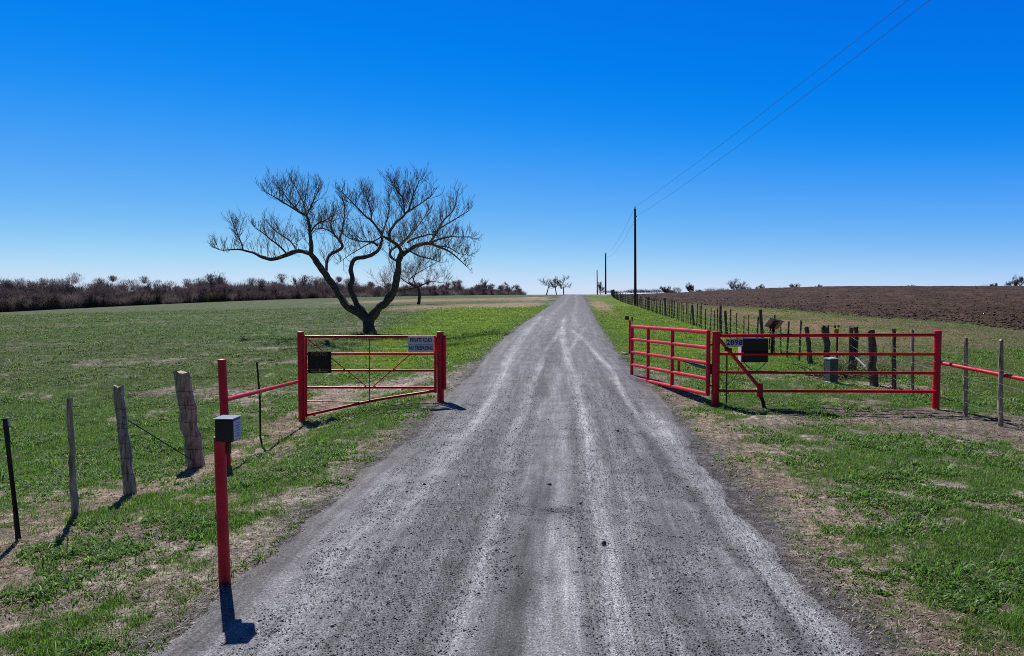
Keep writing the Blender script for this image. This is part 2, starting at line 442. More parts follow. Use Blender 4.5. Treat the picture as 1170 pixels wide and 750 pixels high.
def road_col(s, y):
    """dark gravel with pale compacted wheel tracks"""
    base = C(.150, .152, .166) * np.ones(s.shape + (1,))
    wob = lambda k, a: (vn(y, k * 9.0, 14.0, 70 + k) - .5) * a
    T = np.zeros(s.shape)
    near = 1 - smooth(10, 30, y)
    TR = [([(620, 760), (635, 690), (634, 640), (630, 600)], .20, .85), ([(716, 760), (704, 690), (693, 620), (684, 560), (671, 494), (663, 460), (656, 432), (646, 402), (643, 385), (644, 365)], .11, .95),
          ([(520, 760), (545, 660), (560, 600), (574, 549), (591, 490), (605, 446), (622, 408), (640, 380), (648, 362)], .085, .75), ([(330, 740), (400, 650), (460, 585), (502, 535), (547, 480), (581, 415), (598, 385), (618, 362)], .16, .65),
          ([(960, 780), (850, 630), (793, 549), (749, 501), (718, 463), (697, 422), (673, 395), (650, 374)], .07, .8), ([(990, 770), (905, 690), (850, 612), (793, 540), (748, 472)], .24, .95),
          ([(250, 760), (330, 680), (400, 610), (470, 540)], .22, .45), ([(655, 760), (655, 690), (650, 630), (640, 540), (640, 500), (634, 450), (630, 420)], .12, .45), ([(620, 470), (640, 425), (655, 395), (668, 375)], .08, .5),
          ([(780, 760), (752, 690), (728, 610), (705, 530), (690, 470)], .06, .35)]
    def line(pts):
        g = [G(*p)[0] for p in pts]; g = sorted([(q.y, q.x - float(rx(q.y))) for q in g])
        return np.interp(y, [q[0] for q in g], [q[1] for q in g]), smooth(g[0][0] - 1.5, g[0][0], y) * (1 - smooth(g[-1][0] * .93, g[-1][0] * 1.08, y))
    for k, (pts, w, a) in enumerate(TR):
        cc, on = line(pts); cc = cc + (fbm(y, s * .5, 1.6, 300 + k, 4) - .5) * .09
        brk = np.clip(.45 + 1.0 * vn(y, k * 31.0, 2.5, 90 + k), 0, 1.2)
        w = w * (1.0 + y * .012)
        T = np.maximum(T, on * a * brk * np.exp(-((s - cc) / (w * (1 + .5 * (vn(y, s, 1.2, 99) - .5)))) ** 2))
    # two main tracks further up
    for c0 in (-.95, .85):
        T = np.maximum(T, smooth(24, 50, y) * .42 * np.exp(-((s - c0 - wob(20, .5)) / .27) ** 2) * (.4 + .8 * vn(y, c0 * 10, 6, 95)))
    T = T * (.55 + .9 * fbm(s * 4, y * .5, .7, 97, 4))
    c = mixc(base, C(.37, .375, .40), np.clip(T * .82, 0, 1))
    # darker loose windrows
    D = np.zeros(s.shape)
    for k, (pts, w, a) in enumerate([([(586, 760), (593, 700), (602, 645), (613, 600), (616, 560)], .13, .75), ([(619, 450), (629, 412), (630, 381)], .30, .5), ([(930, 760), (880, 690), (830, 620), (765, 535), (730, 490)], .10, .6),
                                     ([(470, 760), (500, 690), (530, 620), (560, 550)], .08, .3), ([(760, 540), (735, 500), (700, 450), (680, 420)], .12, .35)]):
        cc, on = line(pts); D = np.maximum(D, on * a * np.exp(-((s - cc - wob(30 + k, .06)) / w) ** 2) * (.5 + .9 * vn(s * 5, y, .4, 55)))
    D = np.maximum(D, .7 * np.exp(-((y - 7.3) / .16) ** 2 - ((s - .12) / .32) ** 2) * (vn(s, y, .1, 13) + .4))
    c = mixc(c, C(.045, .045, .05), np.clip(D, 0, .85))
    edge = smooth(1.9, 2.4, np.abs(s))
    c = mixc(c, C(.115, .110, .115), edge * .7)
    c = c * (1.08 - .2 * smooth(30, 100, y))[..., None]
    return c
def make_road():
    ys = []; y = -30.0
    while y < 2: ys.append(y); y += 1.0
    y = 2.0
    while y < 330: ys.append(y); y += max(.05, .010 * y)
    ys = np.array(ys); nc = 110
    s = np.linspace(-3.0, 3.0, nc)
    S, Y = np.meshgrid(s, ys)
    X = rx(Y) + S
    hwl = HW + edge_wobble(Y, -1) + .12; hwr = HW + edge_wobble(Y, 1) + .10
    e = np.where(S < 0, hwl - np.abs(S), hwr - np.abs(S))
    lift = smooth(-.35, .45, e) * .055 - .025
    far = smooth(30, 120, Y)
    lift = lift + far * .03 * smooth(-.2, .2, e)
    Z = terr(X, Y) + lift + (fbm(X, Y, .5, 80, 3) - .5) * .012 + (vn(X, Y, .09, 83) - .5) * .010 * (1 - smooth(8, 20, Y)) - .016 * np.exp(-((np.abs(S) - .8) / .28) ** 2) + .012 * np.exp(-((np.abs(S - .05)) / .35) ** 2) * vn(X, Y, 1.2, 86)
    c = road_col(S, Y)
    V = np.stack([X, Y, Z], -1).reshape(-1, 3); uv = np.stack([S, Y], -1).reshape(-1, 2)
    i = np.arange(len(ys) - 1)[:, None] * nc + np.arange(nc - 1)[None, :]
    F = np.stack([i, i + 1, i + nc + 1, i + nc], -1).reshape(-1, 4)
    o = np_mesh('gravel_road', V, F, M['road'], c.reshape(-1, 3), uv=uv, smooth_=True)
    tag(o, kind='structure')
make_road()

# ------------------------------------------------------------------ ground cover (one object per kind of stuff)
def scatter(n, y0, y1, tx=.86, pad=1.5):
    y = y0 * (y1 / y0) ** rng.random(n)
    x = (rng.random(n) * 2 - 1) * (tx * y + pad)
    return x, y
def blades(cx, cy, cz, az, lean, h, w, colr):
    """triangular-tipped blades, vectorised"""
    n = len(cx)
    dx = np.cos(az); dy = np.sin(az)
    px = -dy * w / 2; py = dx * w / 2
    h1 = h * .55; l1 = lean * .35; l2 = lean
    V = np.zeros((n, 5, 3))
    V[:, 0] = np.stack([cx - px, cy - py, cz - .01], -1); V[:, 1] = np.stack([cx + px, cy + py, cz - .01], -1)
    V[:, 2] = np.stack([cx + px * .9 + dx * l1 * h, cy + py * .9 + dy * l1 * h, cz + h1], -1)
    V[:, 3] = np.stack([cx - px * .9 + dx * l1 * h, cy - py * .9 + dy * l1 * h, cz + h1], -1)
    V[:, 4] = np.stack([cx + dx * l2 * h, cy + dy * l2 * h, cz + h * (1 - .25 * np.minimum(l2, 1.5))], -1)
    b = np.arange(n)[:, None] * 5
    F = np.concatenate([b + np.array([0, 1, 2]), b + np.array([0, 2, 3]), b + np.array([3, 2, 4])])
    return V.reshape(-1, 3), F, np.repeat(colr, 5, 0)
def make_grass():
    x, y = scatter(300000, 3.2, 80)
    s = x - rx(y)
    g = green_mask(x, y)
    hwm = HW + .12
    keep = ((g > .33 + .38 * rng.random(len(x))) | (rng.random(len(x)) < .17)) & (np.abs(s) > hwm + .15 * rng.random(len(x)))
    keep &= (s < field_edge(y) + 1)
    x, y, s, g = x[keep], y[keep], s[keep], g[keep]
    nb = 7
    n = len(x)
    sz = np.clip(.55 + y * .020, .6, 1.9)
    X = np.repeat(x, nb) + rng.normal(0, .030, n * nb) * np.repeat(sz, nb); Y = np.repeat(y, nb) + rng.normal(0, .030, n * nb) * np.repeat(sz, nb)
    SZ = np.repeat(sz, nb)
    broad = vn(X, Y, .7, 200) > .55
    h = rng.uniform(.025, .065, n * nb) * SZ
    lush = np.repeat(g, nb)
    h *= (.6 + .7 * lush) * np.repeat(rng.lognormal(-.1, .38, n), nb)
    tall = np.repeat(rng.random(n) < .012, nb); h = np.where(tall, h * 2.6, h)
    w = np.where(broad, rng.uniform(.010, .022, n * nb), rng.uniform(.004, .008, n * nb)) * SZ
    az = rng.uniform(0, 2 * math.pi, n * nb); lean = np.where(broad, rng.uniform(.5, 1.6, n * nb), rng.uniform(.1, 1.0, n * nb))
    S = X - rx(Y)
    k = rng.random(n * nb)
    col = mixc(C(.046, .120, .020)[None, :] * np.ones((n * nb, 1)), C(.21, .38, .070), k ** 1.5)
    far = smooth(18, 28, Y) * (((S > -8 - (Y - 35) * .12 - 3 * vn(X, Y, 3, 215)) & (S < 0)) | ((S > 0) & (S < 10)))
    col = mixc(col, mixc(C(.10, .21, .012)[None, :] * np.ones((n * nb, 1)), C(.23, .31, .016), vn(X, Y, 3, 210)), far * .9)
    fieldl = smooth(7, 11, -S) * smooth(12, 22, Y) * (1 - far)
    col = mixc(col, mixc(C(.045, .095, .035)[None, :] * np.ones((n * nb, 1)), C(.21, .26, .17), rng.random(n * nb) ** 2), fieldl * .75)
    pale = rng.random(n * nb) < .05; col[pale] = C(.34, .38, .30)  # light glinting off leaves, painted as a few whitish blades
    dry = rng.random(n * nb) < .12
    col[dry] = C(.24, .20, .12)
    Z = terr(X, Y) + micro(X, Y)
    V, F, c = blades(X, Y, Z, az, lean, h, w, col)
    o = np_mesh('grass', V, F, M['grass'], c)
    tag(o, 'short green grass and broad leaved weeds growing in patches beside the road', 'grass', kind='stuff')
make_grass()
def make_straw():
    x, y = scatter(360000, 3.1, 60)
    s = x - rx(y)
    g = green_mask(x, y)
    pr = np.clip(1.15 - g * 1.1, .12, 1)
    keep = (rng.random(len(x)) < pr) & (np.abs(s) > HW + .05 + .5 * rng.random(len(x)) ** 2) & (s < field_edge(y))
    x, y = x[keep], y[keep]; n = len(x)
    az = rng.uniform(0, 2 * math.pi, n); sz = np.clip(.6 + y * .035, .7, 2.0)
    L = rng.uniform(.012, .075, n) * sz; w = rng.uniform(.002, .006, n) * sz
    el = np.abs(rng.normal(0, .28, n))
    z = terr(x, y) + micro(x, y) + .004
    dx, dy = np.cos(az) * L, np.sin(az) * L
    px, py = -np.sin(az) * w, np.cos(az) * w
    V = np.zeros((n, 4, 3))
    V[:, 0] = np.stack([x - px, y - py, z], -1); V[:, 1] = np.stack([x + px, y + py, z], -1)
    V[:, 2] = np.stack([x + dx + px * .4, y + dy + py * .4, z + L * el + .004], -1); V[:, 3] = np.stack([x + dx - px * .4, y + dy - py * .4, z + L * el + .004], -1)
    F = np.arange(n)[:, None] * 4 + np.array([0, 1, 2, 3])
    k = rng.random(n)
    c = mixc(C(.16, .12, .08)[None, :] * np.ones((n, 1)), C(.66, .61, .54), k ** 1.8)
    o = np_mesh('dead_grass', V.reshape(-1, 3), F, M['straw'], np.repeat(c, 4, 0))
    tag(o, 'dry dead straw and grass litter lying over the bare soil', 'dead grass', kind='stuff')
make_straw()
def rocks(name, x, y, z, r, col, mat):
    n = len(x)
    base = np.array([[1, 0, 0], [0, 1, 0], [-1, 0, 0], [0, -1, 0], [0, 0, .8], [0, 0, -.6]], float)
    fs = np.array([[0, 1, 4], [1, 2, 4], [2, 3, 4], [3, 0, 4], [1, 0, 5], [2, 1, 5], [3, 2, 5], [0, 3, 5]])
    a = rng.uniform(0, math.pi, n); ca, sa = np.cos(a), np.sin(a)
    B = base[None] * (1 + rng.uniform(-.35, .35, (n, 6, 3))) + rng.uniform(-.25, .25, (n, 6, 3))
    B[:, :, 0] *= rng.uniform(.7, 1.3, n)[:, None]
    X = (B[:, :, 0] * ca[:, None] - B[:, :, 1] * sa[:, None]) * r[:, None] + x[:, None]
    Y = (B[:, :, 0] * sa[:, None] + B[:, :, 1] * ca[:, None]) * r[:, None] + y[:, None]
    Z = B[:, :, 2] * r[:, None] * .7 + z[:, None]
    V = np.stack([X, Y, Z], -1).reshape(-1, 3)
    F = (np.arange(n)[:, None, None] * 6 + fs[None]).reshape(-1, 3)
    return np_mesh(name, V, F, mat, np.repeat(col, 6, 0))
def make_stones():
    n = 150000
    y = 3.3 * (22 / 3.3) ** rng.random(n)
    s = rng.uniform(-3.1, 3.1, n)
    keep = (np.abs(s) < HW + .1 + np.abs(rng.normal(0, .22, n))) & (rng.random(n) > smooth(9, 22, y))
    y, s = y[keep], s[keep]; x = rx(y) + s; n = len(x)
    r = np.clip(rng.lognormal(math.log(.0048), .36, n), .003, .024) * np.clip(.8 + y * .03, .8, 1.4)
    rc = road_col(s, y)
    k = rng.random(n)
    col = rc * (.6 + .9 * k)[:, None]
    w = rng.random(n) < .10; col[w] = C(.50, .50, .52)
    d = rng.random(n) < .03; col[d] = C(.04, .04, .044)
    e = smooth(-.35, .45, HW + .1 - np.abs(s)) * .055 - .025
    z = np.maximum(terr(x, y) + e, terr(x, y) + micro(x, y)) + r * .25
    o = rocks('loose_gravel', x, y, z, r, col, M['stone'])
    tag(o, 'loose grey gravel stones scattered over the road', 'gravel', kind='stuff')
    # clods of the ploughed field
    n = 26000
    y = 34 * (190 / 34) ** rng.random(n); s = field_edge(y) + rng.uniform(-.5, 1, n) + rng.random(n) ** 1.3 * (y * .75 + 12)
    x = rx(y) + s; z = terr(x, y) + micro(x, y) + .01
    r = rng.lognormal(math.log(.07), .4, n)
    col = mixc(C(.030, .017, .012)[None, :] * np.ones((n, 1)), C(.10, .062, .046), rng.random(n))
    o = rocks('soil_clods', x, y, z, np.clip(r, .03, .22), col, M['stone'])
    tag(o, 'reddish brown clods of turned soil in the ploughed field', 'soil clods', kind='stuff')
    # crumbs of soil and grey clumps on the left field and verges
    n = 42000
    x, y = scatter(n, 3.4, 70); s = x - rx(y)
    g = green_mask(x, y)
    keep = (np.abs(s) > HW + .2) & (g < .62) & (s < 22)
    x, y = x[keep], y[keep]; n = len(x)
    r = np.clip(rng.lognormal(math.log(.008), .5, n), .004, .03) * np.clip(.8 + y * .05, .8, 3.0)
    col = mixc(C(.09, .07, .055)[None, :] * np.ones((n, 1)), C(.30, .27, .23), rng.random(n) ** 1.5)
    o = rocks('soil_crumbs', x, y, terr(x, y) + micro(x, y), r, col, M['stone'])
    tag(o, 'small pale and brown soil crumbs between the weeds', 'soil crumbs', kind='stuff')
make_stones()

# ------------------------------------------------------------------ trees
class Twigs:
    """bare branches as 3-sided tapering tubes, gathered with numpy at the end"""
    def __init__(s): s.v = []; s.f = []; s.n = 0
    def path(s, pts, r0, r1, n=3):
        m = len(pts)
        for i, p in enumerate(pts):
            t = (pts[min(i + 1, m - 1)] - pts[max(i - 1, 0)])
            t = t.normalized() if t.length > 1e-6 else Vector((0, 0, 1))
            a = t.orthogonal().normalized(); b = t.cross(a)
            r = r0 + (r1 - r0) * i / (m - 1)
            for j in range(n):
                an = 2 * math.pi * j / n
                s.v.append(p + (a * math.cos(an) + b * math.sin(an)) * r)
        for i in range(m - 1):
            for j in range(n):
                k = (j + 1) % n
                s.f.append((s.n + i * n + j, s.n + i * n + k, s.n + (i + 1) * n + k, s.n + (i + 1) * n + j))
        s.n += m * n
    def grow(s, p, d, L, r, lev, up=.25, wig=.28, kids=(6, 5, 4), rmin=.006):
        seg = 5 if lev < 2 else 4
        pts = [p.copy()]; d = d.normalized(); dirs = [d]
        for i in range(seg):
            d = (d + Vector((random.gauss(0, wig), random.gauss(0, wig), random.gauss(0, wig) + up * .5))).normalized()
            p = p + d * (L / seg); pts.append(p.copy()); dirs.append(d)
        s.path(pts, r, max(rmin * .6, r * .4))
        if lev < len(kids):
            for q in range(kids[lev]):
                t = (.2 + .8 * (q + random.random()) / kids[lev]) * seg
                i = min(seg - 1, int(t)); bp = pts[i].lerp(pts[i + 1], t - i if t - i <= 1 else 1)
                side = Vector((random.gauss(0, 1), random.gauss(0, 1), random.gauss(0, 1))); side = (side - dirs[i] * side.dot(dirs[i])).normalized()
                nd = dirs[i] * .75 + side * .75 + Vector((0, 0, up))
                s.grow(bp, nd, L * random.uniform(.38, .62), max(rmin, r * .5), lev + 1, up, wig, kids, rmin)
    def build(s, name, mat, parent):
        inv = parent_world(parent).inverted()
        V = np.array([tuple(v) for v in s.v]); V = V - np.array(parent_world(parent).translation)
        o = np_mesh(name, V, np.array(s.f), mat, smooth_=False); o.parent = parent
        return o
def smooth_path(pts, rad, k=4):
    """Catmull-Rom through the joints with slight gnarl"""
    out = []; rr = []
    n = len(pts)
    for i in range(n - 1):
        p0 = pts[max(i - 1, 0)]; p1 = pts[i]; p2 = pts[i + 1]; p3 = pts[min(i + 2, n - 1)]
        for j in range(k):
            t = j / k
            q = .5 * ((2 * p1) + (p2 - p0) * t + (2 * p0 - 5 * p1 + 4 * p2 - p3) * t * t + (3 * p1 - p0 - 3 * p2 + p3) * t ** 3)
            out.append(q); rr.append(rad[i] + (rad[i + 1] - rad[i]) * t)
    out.append(pts[-1]); rr.append(rad[-1])
    return out, rr

def main_tree():
    base, D = G(423, 381)
    root = empty('mesquite_tree', base, 'large bare gnarled tree with forked black trunk behind the gate panel left of the road', 'tree')
    px2m = D / 780.0
    # (points in photo pixels, start/end radius in px, depth offset at the end in m)
    limbs = [
        ('T', [(423, 386), (422.5, 378), (421, 370), (420, 362)], [9.5, 8, 7.2, 6.8], 0),
        ('L', [(420, 364), (409, 357), (398, 351), (387, 337), (375.6, 318), (367, 307), (359, 296), (353, 289)], [5.2, 5, 4.6, 4.3, 4, 3.8, 3.3, 2.8], -1.0),
        ('l1', [(354, 290), (342, 287), (328, 290.6), (314, 296), (303, 295.5), (289, 289), (272, 285), (255, 286), (247, 284)], [2.8, 2.6, 2.4, 2.2, 2, 1.5, 1.1, .7, .4], 1.2),
        ('l2', [(356, 293), (356, 283), (354.6, 270), (353, 256), (350, 246), (342, 240), (328, 230), (317, 222), (305, 214)], [3, 2.2, 2, 1.8, 1.5, 1.2, .9, .7, .4], -2.2),
        ('l2b', [(350, 246), (347.6, 230), (342, 216), (336, 202)], [1.3, 1, .7, .4], 1.0),
        ('l2c', [(350, 246), (357, 228), (364, 211)], [1.1, .8, .4], -2.5),
        ('l2d', [(342, 240), (331, 226), (322, 212), (315, 204)], [1.0, .8, .6, .3], .5),
        ('l2e', [(354, 268), (361, 257), (370, 252), (378, 246)], [1.1, .9, .7, .4], -1.5),
        ('l1b', [(328, 290), (318, 281), (305, 270), (292, 261)], [1.2, .9, .7, .4], -1.8),
        ('l1c', [(340, 288), (332, 276), (320, 268), (308, 258)], [1.2, .9, .7, .4], 2.2),
        ('l1d', [(278, 286), (275, 276), (271, 266), (268, 258)], [.9, .7, .5, .3], 1.0),
        ('l3', [(373, 311), (373, 301), (375.6, 292), (387, 286), (391, 282), (388, 275), (381, 267), (378, 255.6), (382.6, 241)], [2.4, 2, 1.9, 1.8, 1.7, 1.5, 1.2, .9, .4], 2.4),
        ('l3b', [(388, 275), (392, 256), (394, 236), (391, 220)], [1.3, 1, .7, .4], 1.8),
        ('l3c', [(381, 267), (372, 262), (362, 262), (356, 268)], [1, .8, .6, .4], 2.4),
        ('M', [(421, 367), (412, 354), (403.6, 339.6), (399.8, 328.4), (403, 319), (400, 308.8), (403.6, 297.6), (414.8, 293.4), (426, 291.5), (433, 285), (437.5, 272)], [4.6, 4, 3.5, 3.3, 3, 2.8, 2.6, 2.6, 2.4, 2, 1.4], 1.6),
        ('Ms', [(400, 330), (397, 326), (395, 322)], [1.8, 1.5, .6], 1.0),
        ('m1', [(437.8, 271), (426.6, 254.6), (417.3, 245.3), (408, 234), (400.5, 224.8), (391, 213)], [1.7, 1.4, 1.2, .9, .7, .4], 2.6),
        ('m2', [(432, 281), (424.8, 277), (413.6, 276), (400.5, 273), (391, 267)], [1.5, 1.2, 1, .7, .4], .2),
        ('m3', [(436, 271), (417, 281), (399, 292), (388, 300)], [1, .7, .5, .3], 3.0),
        ('m4', [(436, 270), (441.6, 253), (444.4, 236), (444.4, 215)], [1.1, .9, .7, .4], 3.0),
        ('m5', [(424, 254), (424, 240), (420, 226), (418, 214)], [.9, .7, .5, .3], 2.2),
        ('Rr', [(421, 367), (431, 354), (442.5, 344), (450.5, 329), (454, 314), (455.8, 300), (459.6, 290)], [5.4, 5, 4.6, 4.4, 4.1, 3.6, 3.2], -.8),
        ('r1', [(460, 292), (454.6, 282.6), (449, 277), (437.8, 270.5)], [2.4, 2.2, 2, 1.3], -1.5),
        ('r1b', [(446, 275), (445.3, 266), (451, 256.5), (460, 247), (466, 239.7), (481, 228.5), (493.8, 217)], [1.9, 1.7, 1.5, 1.3, 1.1, .7, .4], -3.0),
        ('r1c', [(462, 246), (461.5, 232), (460, 221), (453.7, 210), (448, 199)], [1.1, .9, .8, .6, .3], -2.2),
        ('r1d', [(467, 238), (471.4, 219), (479, 198)], [1, .7, .4], -3.5),
        ('r2', [(459.6, 292), (469, 285), (479, 279), (490, 278.5), (499, 281.5), (510.6, 286), (522, 294), (533, 305)], [3, 2.4, 2.2, 2, 1.6, 1.1, .8, .4], .5),
        ('r2b', [(490, 279), (499, 266), (507, 251), (518, 238), (522, 220)], [1.5, 1.2, 1, .8, .4], 1.8),
        ('r2c', [(491, 278), (511, 271), (524, 271), (538, 271)], [1.2, 1, .7, .4], -1.0),
        ('r2d', [(503, 261), (518, 251), (535, 239)], [1, .7, .4], 2.6),
        ('r2e', [(498, 281), (512, 283), (525, 290), (536, 292)], [1, .8, .5, .3], 2.2),
        ('r3', [(455.5, 299), (446, 293), (447, 286), (455, 281), (463, 274), (472, 262)], [1.9, 1.7, 1.6, 1.4, 1, .6], 2.5),
        ('r4', [(463, 284), (477, 292), (492, 296), (503, 300)], [1.2, 1, .7, .4], -2.5),
        ('r5', [(466, 277), (478, 271), (492, 268), (500, 270)], [1.3, 1.1, .9, .6], 3.0),
        ('r6', [(455, 283), (470, 268), (483, 250), (490, 236)], [1.2, .9, .7, .4], 3.4),
    ]
    off0 = {'T': 0, 'L': 0, 'l1': -1.0, 'l2': -1, 'l2b': -1.8, 'l2c': -1.8, 'l2d': -1.9, 'l2e': -1.3, 'l1b': -.2, 'l1c': -.6, 'l1d': .6, 'l3': -.5, 'l3b': 1.6, 'l3c': 1.6,
            'M': 0, 'Ms': .4, 'm1': 1.6, 'm2': 1.4, 'm3': 1.6, 'm4': 1.6, 'm5': 2.0, 'Rr': 0, 'r1': -.8, 'r1b': -1.2, 'r1c': -2.2, 'r1d': -2.4,
            'r2': -.8, 'r2b': -.2, 'r2c': -.2, 'r2d': .8, 'r2e': .1, 'r3': -.7, 'r4': -.8, 'r5': -.8, 'r6': -.8}
    mb = MB(); tw = Twigs()
    for key, pts, rad, off in limbs:
        n = len(pts); P3 = [P(a, b, D + off0[key] + (off - off0[key]) * i / (n - 1)) for i, (a, b) in enumerate([(u, v if v > 255 else 255 + (v - 255) * .84) for u, v in pts])]
        sp, sr = smooth_path(P3, [r * px2m * .93 for r in rad], 4)
        sp = [p + Vector((mnoise.noise(p * 1.7), mnoise.noise(p * 1.7 + Vector((9, 0, 0))), mnoise.noise(p * 1.7 + Vector((0, 9, 0))))) * min(.06, r * .6) for p, r in zip(sp, sr)]
        mb.tube(sp, sr, 9 if rad[0] > 2.5 else 6, noise=.35, seed=len(mb.v) * .01)
        if key in ('T', 'Ms'): continue
        # secondary branches
        Ltot = sum((sp[i + 1] - sp[i]).length for i in range(len(sp) - 1))
        for i in range(2, len(sp)):
            r = sr[i] / px2m
            if r > 2.45: continue
            dens = (1.9 if r < 1.3 else .9)
            for _ in range(int(dens + random.random() * 1.2)):
                d = (sp[i] - sp[i - 1]).normalized()
                side = Vector((random.gauss(0, 1), random.gauss(0, .9), random.gauss(.35, .8))); side = (side - d * side.dot(d)).normalized()
                nd = d * .35 + side * .8 + Vector((0, 0, .45))
                Lb = random.uniform(.5, 1.45) * (1.1 - .55 * i / len(sp))
                tw.grow(sp[i], nd, Lb, .016, 0, .30, .13, (4, 3), .0062)
        tw.grow(sp[-1], (sp[-1] - sp[-2]), .45, .015, 0, .25, .12, (5, 3), .0075)
    mb.build('trunk', M['bark'], root)
    tw.build('crown', M['twig'], root)
main_tree()

def bare_tree(px, py_base, top, width, label, group=None, seed=1, trunks=2, name='bare_tree', lean=0, low=.33, mat='fartwig', dense=1.0, tl=1.0, base=None, tw_r=.02, fan=False):
    random.seed(seed)
    if base is None: base, D = G(px, py_base)
    else: D = base[1]; base = base[0]
    k = D / 780.0; H = (py_base - top) * k; W = width * k
    root = empty(name, base, label, 'tree', group)
    mb = MB(); tw = Twigs(); tw_r = max(tw_r, .15 * k)
    r0 = max(.035 * H, .5 * k)
    nl = 5 if not fan else 11
    forks = []
    if trunks == 1: starts = [(base - Vector((0, 0, .2)), base + Vector((lean * W * .2, 0, H * low)))]
    else: starts = [(base - Vector((0, 0, .2)), base + Vector(((i - (trunks - 1) / 2) * W * .22 + lean * W * .2, random.uniform(-.5, .5), H * low))) for i in range(trunks)]
    for a, b in starts:
        mid = a.lerp(b, .5) + Vector((random.uniform(-.1, .1) * W, 0, 0)) * .5
        p, r = smooth_path([a, mid, b], [r0, r0 * .85, r0 * .7], 4)
        mb.tube(p, r, 7, noise=.3, seed=seed)
        for j in range(nl):
            an = 2 * math.pi * (j + random.random() * .5) / nl
            el = random.choice((.12, .35, .6, .9, 1.2)) + random.uniform(-.1, .1) if not fan else math.asin(random.uniform(.1, 1))
            end = b + Vector((math.cos(an) * math.cos(el) * W * .40, math.sin(an) * math.cos(el) * W * .40, math.sin(el) * (H * (1 - low)) * .78))
            m = b.lerp(end, .5) + Vector((random.gauss(0, .08) * W, random.gauss(0, .08) * W, random.choice((-.09, .06)) * H))
            q, rr = smooth_path([b, m, end], [r0 * .5, r0 * .32, r0 * .12], 4)
            mb.tube(q, rr, 5)
            for i in range(3, len(q)):
                for _ in range(max(1, int(2 * dense))):
                    d = (q[i] - q[i - 1]).normalized()
                    side = Vector((random.gauss(0, 1), random.gauss(0, 1), random.gauss(.4, .8))).normalized()
                    tw.grow(q[i], d * .5 + side * .8, H * tl * random.uniform(.12, .27), tw_r, 0, .25, .12, (5, 3) if dense < 1.5 else (5, 4), tw_r * .6)
            tw.grow(q[-1], end - m, H * .2, tw_r, 0, .2, .2, (4, 3), tw_r * .6)
    mb.build('trunk', M['bark'] if mat != 'brush' else M['polewood'], root); tw.build('crown', M[mat], root)
    random.seed(seed * 7 + 3)
    return root
bare_tree(478, 348, 289, 112, tl=1.5, label= 'small bare tree with leaning dark trunk standing beyond the large gnarled tree', seed=5, trunks=1, low=.34, dense=2.1, mat='fartwig', tw_r=.018)
# trees at the crest of the road
bare_tree(581, 335.6, 320, 15, 'small bare tree standing alone at the right end of the far wood', seed=8, trunks=1, dense=.5, low=.35, base=(P(581, 337, 215), 215))
bare_tree(622, 337, 315, 22, 'bare tree with leaning trunk, left of the pair by the road crest', seed=9, trunks=1, dense=.5, lean=.6, base=(P(624, 337.5, 168), 168), low=.4)
bare_tree(634, 337, 318, 10, 'thin leaning bare tree between the two larger trees by the road crest', seed=12, trunks=1, lean=-.8, base=(P(636, 337.5, 172), 172), low=.5, dense=.6)
bare_tree(643, 337, 315.5, 20, 'bare round crowned tree, right of the pair by the road crest', seed=10, trunks=1, dense=.5, lean=-.1, base=(P(644, 337.5, 166), 166), low=.4)
bare_tree(685, 336, 323, 10, 'small bare tree behind the most distant utility pole', seed=14, trunks=1, base=(P(686, 336, 240), 240), mat='brush')
# trees on the skyline of the ploughed field
sky = [(843, 333, 318, 25, 1.6, 'round dense bare tree, largest on the skyline of the ploughed field'),
       (760, 334, 325, 13, 1, 'low rounded bush on the skyline just right of the tall utility pole'),
       (788, 333.5, 323, 9, 1, 'small bare bush on the skyline left of the round bare tree'),
       (908, 332, 323, 13, 1.3, 'small dark bare tree on the skyline right of the round bare tree'),
       (935, 331.5, 325, 11, 1, 'low scrubby tree on the skyline above the gate control box'),
       (869, 332.5, 325, 12, 1.3, 'low dark bush beside the round bare tree on the skyline'),
       (1041, 330, 325, 12, 1, 'low dark bush on the skyline above the right end of the gate panel'),
       (1136, 329, 323, 9, 1, 'small bush on the skyline left of the spreading bare tree'),
       (1162, 329.5, 315, 20, 1.4, 'spreading bare tree on the skyline at the far right')]
for i, (px, pb, tp, w, dn, lb) in enumerate(sky):
    bare_tree(px, pb + 1.5, tp, w * 1.15, lb, seed=30 + i, trunks=1, low=.16, dense=min(dn, 1), base=(P(px, pb + 2, 290), 290), mat='brush', fan=True)

